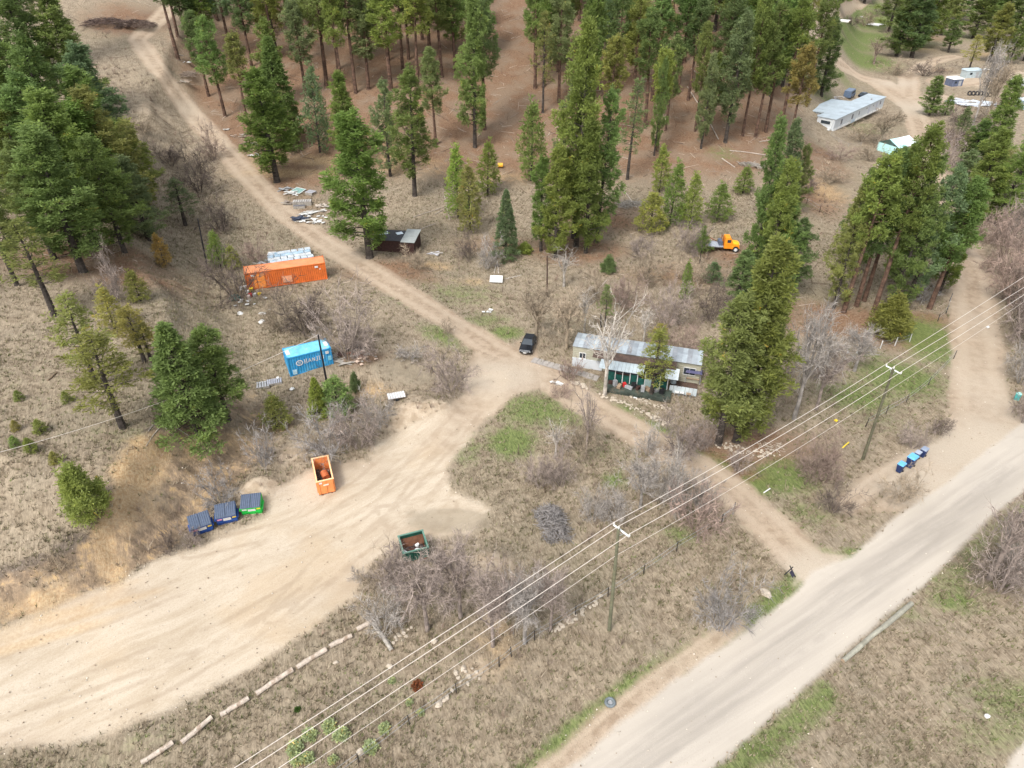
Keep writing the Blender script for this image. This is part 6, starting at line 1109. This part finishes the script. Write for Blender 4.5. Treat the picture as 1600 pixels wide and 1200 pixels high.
# yellow machine-like thing on the forest trail
p = P(782, 262); o = thing('yellow_tank', 'small orange-yellow tank beside the forest trail', 'tank', p); m = MB(); m.tube((-.5, 0, .5), (.5, 0, .5), .42, .42, 12); m.build('tank', M((.70, .36, .04), .6, 0, .2, name='tank_orange'), o)
for sx in (-.3, .3): m = MB(); m.box(sx, 0, 0, .12, .7, .2); m.build('cradle', BLK, o)

# brush heaps
def heap(px, py, rx, ry, rz_, n, ln, r0, seed, rz, mt, label):
    p = P(px, py); pile('brush_heap', label, 'brush heap', p, rz, sticks(n, rx, ry, rz_, ln, r0, seed), mt, 'stuff')
heap(863, 822, 1.15, 2.1, 1.5, 520, 1.5, .045, 1, .25, M((.20, .185, .175), .9, 0, .5, (.08, .07, .065), 1.5, 'grey_brush'), 'big grey heap of cut brush in the rough grass')
heap(212, 42, 4.0, 2.4, 1.6, 700, 2.0, .06, 2, .1, M((.12, .085, .07), .9, 0, .5, (.3, .25, .2), 1, 'burnt_brush'), 'large dark brown brush heap at the top of the upper track'); heap(165, 38, 4.5, 2.4, 1.5, 500, 2.0, .06, 22, .1, M((.10, .07, .06), .9, 0, .5, name='dark_brush'), 'darker left part of the brush at the top of the upper track')
heap(292, 118, 1.7, 2.2, .8, 260, 1.6, .04, 3, .3, M((.26, .21, .17), .9, 0, .4, name='tan_brush'), 'tan stick heap beside the upper part of the track'); heap(1168, 258, 3, 1.0, .5, 160, 2.4, .05, 5, -.4, GWOOD, 'fallen branches beside the grass strip in the right forest'); heap(1205, 700, 1.2, .8, .3, 80, .6, .04, 8, 0, STONE, 'small whitish stick and stone heap under the power lines')
heap(545, 268, 2, 1.4, .7, 140, 2.2, .05, 6, .7, M((.09, .075, .065), .9, 0, .4, name='dark_sticks'), 'dark dead branches in the shade behind the rubbish row'); heap(985, 320, 2.5, 1.2, .6, 120, 3, .05, 7, .2, GWOOD, 'grey fallen branches between the middle clump and young pines')
FL = M((.36, .31, .26), .9, 0, .25, (.22, .18, .15), 1, 'fallen_log')
for a, b, h in [((645, 340), (698, 322), 'long, uphill of the brown shed'), ((678, 336), (708, 318), 'crossing the long one uphill of the shed'), ((694, 305), (703, 345), 'steep one above the shed'), ((652, 361), (680, 350), 'leaning from the shed roof corner'), ((755, 370), (775, 405), 'left one in the brown brush'), ((753, 375), (765, 400), 'second one in the brown brush'), ((1074, 136), (1095, 170), 'upper one in the right forest'), ((1080, 108), (1096, 122), 'short upper one in the right forest'), ((1128, 248), (1148, 262), 'by the grass strip, left'), ((1140, 236), (1200, 244), 'long one along the grass strip'), ((1186, 222), (1202, 220), 'pale short one in the right forest'), ((1110, 194), (1122, 218), 'thin one in the right forest'), ((935, 452), (948, 438), 'white one in the brown brush'), ((272, 82), (285, 88), 'short one at the top of the track'), ((968, 290), (995, 325), 'leaning one right of the middle clump'), ((272, 440), (292, 453), 'dark one on the bare slope'), ((75, 595), (90, 582), 'dark one on the open left slope')]: log('fallen_log', a, b, .11 if a[1] < 300 else .08, FL if 'dark' not in h else POLE, f'fallen log {h}', 'fallen logs')
# exposed roots at the top of the cut bank
o = thing('exposed_roots', 'pale exposed tree roots spreading at the top of the cut bank', 'roots', P(262, 650)); A = P(262, 650)
for pts in ([(265, 655), (250, 668), (240, 680), (228, 698)], [(268, 655), (275, 668), (290, 678), (305, 688), (322, 706)], [(262, 652), (258, 668), (262, 672)], [(255, 650), (240, 664), (232, 674)]): q = [P(*c)-A+Vector((0, 0, .05)) for c in pts]; m = MB(); m.path(q, [.07-.015*i for i in range(len(q))], 6); m.build('root', GWOOD, o)

# ------------------------------------------------------------------ the far mobile home and its yard
def farhome():
    a = P(1301, 205); b = P(1376, 177); zb = a.z; th = ang(a, b); L = (b-a).xy.length; Hh = 2.7; Wd = 4.2; o = thing('mobile_home', 'white mobile home with blue-grey roof beside the far fork of the dirt road', 'mobile home', (a.x, a.y, zb-.1), th)
    m = MB(); m.box(L/2, Wd/2, 0, L, Wd, Hh); m.build('wall', SIDE, o); m = MB(); m.box(L/2, -.03, 0, L*.98, .05, .5); m.build('skirting', M((.72, .72, .70), .6, 0, .1, (.4, .42, .44), 1, 'skirt_white'), o)
    m = MB(); m.hexa([(-.2, -.25, Hh), (L+.2, -.25, Hh), (L+.2, Wd+.2, Hh), (-.2, Wd+.2, Hh)], [(-.2, -.25, Hh+.1), (L+.2, -.25, Hh+.1), (L+.2, Wd+.2, Hh+.14), (-.2, Wd+.2, Hh+.14)]); m.hexa([(L*.14, Wd+.21, Hh-.15), (L*.64, Wd+.21, Hh-.15), (L*.64, Wd+5, Hh-.35), (L*.14, Wd+5, Hh-.35)], [(L*.14, Wd+.21, Hh+.1), (L*.64, Wd+.21, Hh+.1), (L*.64, Wd+5, Hh-.15), (L*.14, Wd+5, Hh-.15)]); r = m.build('roof', ROOF2, o)
    m = MB(); m.box(L*.80, 1.2, Hh+.12, .35, .35, .35); m.build('vent', GREY, r); m = MB(); m.box(L*.39, Wd+2.5, 0, L*.48, 4.6, Hh-.4); m.build('extension_wall', SIDE, o)
    for x, z, w_, h_ in ((.13, 1.0, .9, 1.1), (.34, 1.0, .9, 1.1), (.47, 1.2, .45, .9), (.62, 1.75, .4, .4), (.76, 1.7, .4, .4), (.91, 1.4, .7, .8)):
        f = MB(); f.box(x*L, -.04, z-.06, w_+.14, .06, h_+.12); fo = f.build('window', WHT, o); g_ = MB(); g_.box(x*L, -.08, z, w_, .03, h_); g_.build('pane', M((.10, .11, .14), .3, 0, .3, name='dull_glass'), fo)
    for x in (.68, .84): m = MB(); m.box(x*L, -.05, .4, .85, .06, 1.9); m.build('door', M((.42, .44, .50), .6, 0, .05, name='grey_door'), o)
    m = MB(); m.box(-.03, Wd/2, 1.35, .06, 2.4, .85); f = m.build('window', WHT, o); m = MB(); m.box(-.08, Wd/2, 1.42, .04, 2.2, .7); m.build('pane', GLS, f); m = MB(); m.box(-.8, Wd/2, 0, 1.5, 3.4, .55); m.build('end_porch', M((.50, .50, .48), .7, 0, .1, name='porch_grey'), o)
    m = MB(); [m.tube((-1.5, y, 0), (-.05, y, 2.5), .05) for y in (.4, 3.8)]; m.build('porch_rail', WHT, o)
    m = MB(); m.box(L*.36, -.15, .05, 2.2, .1, .65); m.build('skirt_panel', M((.40, .48, .55), .6, 0, .1, name='blue_grey_panel'), o)
farhome()
def suv(px, py, d, label, mt): car(px, py, d, label, mt, 1, 4.8, 'cars behind the far mobile home')
suv(1357, 150, (1336, 153), 'dark car parked behind the far white mobile home', M((.03, .04, .06), .3, .2, .1, name='navy_car'))
p = P(1326, 152); o = thing('parked_van', 'slate blue van body behind the far white mobile home', 'van', p, ang(P(1320, 153), P(1335, 147)), 'cars behind the far mobile home'); m = MB(); m.hexa([(-2.3, -1, .35), (2.3, -1, .35), (2.3, 1, .35), (-2.3, 1, .35)], [(-2.2, -.9, 2.0), (2.0, -.9, 2.0), (2.0, .9, 2.0), (-2.2, .9, 2.0)]); m.build('body', M((.10, .14, .21), .4, .1, .12, name='slate_van'), o)
m = MB(); m.box(.2, -.97, 1.25, 3.2, .06, .5); m.build('side_window', GLS, o)
for sx in (-1.5, 1.5):
    for sy in (-.9, .9): m = MB(); m.tube((sx, sy-.1, .35), (sx, sy+.1, .35), .35, .35, 12); m.build('wheel', RUB, o)
boards(1306, 153, 9, 1.8, M((.5, .46, .44), .7, 0, .2, name='pale_junk'), 'pale junk heap left of the slate blue van', 30, 1.6, w_=.5)
p = P(1399, 236); o = thing('canopy_tent', 'pale aqua canopy tent beside the far dirt road', 'tent', (p.x, p.y, p.z-.1), .5); w_, d_ = 3.0, 2.6
m = MB(); [m.tube((sx*w_, sy*d_, 0), (sx*w_, sy*d_, 1.9), .06) for sx in (-1, 1) for sy in (-1, 1)]; m.build('frame', GREY, o); rg = (( -w_, 0, 3.1), (w_, 0, 3.1)); m = MB(); m.add([(-w_-.2, -d_-.2, 1.85), (0, -d_-.2, 1.95), (0, 0, 3.0), (-w_-.2, 0, 3.1)], [(0, 1, 2, 3)]); m.add([(-w_-.2, 0, 3.1), (0, 0, 3.0), (0, d_, 1.9), (-w_-.2, d_, 1.9)], [(0, 1, 2, 3)]); m.build('roof_cover', AQUA, o)
m = MB(); m.add([(0, -d_-.2, 1.95), (w_+.2, -d_-.2, 1.9), (w_+.2, 0, 3.1), (0, 0, 3.0)], [(0, 1, 2, 3)]); m.add([(0, 0, 3.0), (w_+.2, 0, 3.1), (w_+.2, d_, 1.9), (0, d_, 1.9)], [(0, 1, 2, 3)]); m.build('roof_cover', M((.72, .80, .80), .5, 0, .05, name='white_tarp'), o)
m = MB(); m.add([(-w_, d_, 0), (w_, d_, 0), (w_, d_, 1.9), (-w_, d_, 1.9)], [(0, 1, 2, 3)]); m.add([(-w_, -d_, 0), (-w_, d_, 0), (-w_, d_, 1.9), (-w_, -d_, 1.9)], [(0, 1, 2, 3)]); m.build('side_cover', AQUA, o)
for a, w_, l_, r_, h, mt in [((1306, 33), 9, 3, -.6, 'long white covered heap on the upper lawn', WHT), ((1368, 39), 6, 5, -.9, 'white tarp laid on the right of the upper lawn', WHT), ((1346, 27), 1.5, 1.2, .2, 'small white box on the upper lawn', WHT), ((1385, 262), 2.6, 3.6, .3, 'white sheet lying below the aqua tent', WHT)]: sheet('ground_sheet', a[0], a[1], w_, l_, r_, mt, h, 'tarp', .03, .15, 'white sheets on far ground', .35 if 'heap' in h else .12)
def hut(px, py, sx, sy, sz, rz, wm, rm, label, cat='shed', nm='shed'):
    p = P(px, py); o = thing(nm, label, cat, (p.x, p.y, p.z-.1), rz); m = MB(); m.box(0, 0, 0, sx, sy, sz); m.build('wall', wm, o); m = MB(); m.hexa([(-sx/2-.15, -sy/2-.15, sz+.01), (sx/2+.15, -sy/2-.15, sz+.01), (sx/2+.15, sy/2+.15, sz+.01), (-sx/2-.15, sy/2+.15, sz+.01)], [(-sx/2, -sy/2, sz+.2), (sx/2, -sy/2, sz+.2), (sx/2, sy/2, sz+.35), (-sx/2, sy/2, sz+.35)]); m.build('roof', rm, o); m = MB(); m.box(sx*.2, -sy/2-.03, .1, .9, .05, sz*.75); m.build('door', GREY, o); m = MB(); m.box(-sx*.2, -sy/2-.03, sz*.45, .8, .05, sz*.3); m.build('window', GLS, o)
hut(1489, 133, 3.6, 3, 2.0, .25, M((.10, .12, .18), .6, 0, .2, name='hut_slate'), WHT, 'small white roofed hut at the far yard entrance'); hut(1516, 120, 5.5, 2.4, 2.1, .2, M((.36, .42, .44), .6, 0, .15, name='trailer_grey'), M((.40, .48, .52), .5, 0, .1, name='trailer_roof'), 'grey travel trailer in the far yard', 'trailer', 'travel_trailer')
hut(1589, 135, 3.5, 2.2, 1.8, .2, WHT, WHT, 'tiny white shed at the right edge of the far yard'); hut(1603, 168, 4, 3, 2.0, .2, M((.35, .5, .6), .6, 0, .1, name='hut_blue'), M((.55, .66, .72), .5, 0, .1, name='hut_blue_roof'), 'pale blue hut cut by the right edge of the far yard')
boards(1548, 109, 9, 2.0, WHT, 'white scrap at the back of the far yard', 31, 2.6, w_=.6); boards(1520, 163, 26, 3.2, M((.55, .58, .62), .5, .1, .3, name='bright_junk'), 'bright scrap metal heap in the far yard, left', 32, 3.5, w_=.8); boards(1545, 163, 26, 3.4, M((.50, .56, .62), .5, .1, .4, name='blue_junk'), 'bluish scrap metal heap in the far yard, right', 33, 3.5, w_=.8); boards(1497, 160, 20, 3.2, M((.45, .46, .48), .6, 0, .3, name='grey_junk'), 'grey scrap heap at the left of the far yard', 34, 3, w_=.8)
hw = ['first from the left', 'second', 'third', 'fourth', 'fifth', 'last on the right']
tm = None
for i, x in enumerate((1514, 1520, 1526, 1532, 1540, 1546)):
    p = P(x, 149+(i > 3)*2); o = thing('scrap_tyre', f'large dark tyre in the far yard row, {hw[i]}', 'tyre', (p.x, p.y, p.z+.55), .4, 'tyres in the far yard')
    if tm is None:
        vs, fs = [], []
        for a_ in range(16):
            for b_ in range(6): aa, bb = 2*math.pi*a_/16, 2*math.pi*b_/6; rr = .5+.2*math.cos(bb); vs.append((.2*math.sin(bb), rr*math.cos(aa), rr*math.sin(aa)))
        for a_ in range(16):
            for b_ in range(6): fs.append((a_*6+b_, ((a_+1) % 16)*6+b_, ((a_+1) % 16)*6+(b_+1) % 6, a_*6+(b_+1) % 6))
        tm = MB().add(vs, fs).mesh('rubber_ring', RUB)
    part('rubber_ring', tm, o)
p = P(1588, 624); o = thing('road_marker', 'teal barrel and flower bed at the right edge of the dirt road', 'barrel', p); m = MB(); m.tube((0, 0, 0), (0, 0, .8), .28, .3, 10); m.build('barrel', M((.05, .35, .34), .6, 0, .1, name='teal'), o); m = MB(); m.tube((0, 0, .81), (0, 0, .9), .3, .2, 10); m.build('lid', M((.3, .6, .55), .6, 0, .1, name='pale_teal'), o)
for i, (a, h) in enumerate([((1543, 512), 'on the right verge of the dirt road'), ((1340, 552), 'right one in the lawn tree'), ((1324, 552), 'left one in the lawn tree'), ((1306, 658), 'yellowish one under the lower power line'), ((1542, 1120), 'in the grass near the bottom right'), ((1540, 1120), '')][:5]): p = P(*a); m = MB(); m.blob(0, 0, .1, .2, seed=i); pile('white_stone', f'small white stone {h}', 'stone', p, 0, m, WHT if i != 3 else YEL, None, 'small white stones')
dup_ = {}
for o in SC.objects:
    if o.get('category') and not o.parent: dup_.setdefault(o['label'], []).append(o)
    if o.get('label') and not o.parent and not o.get('group') and o.get('category') and False: pass
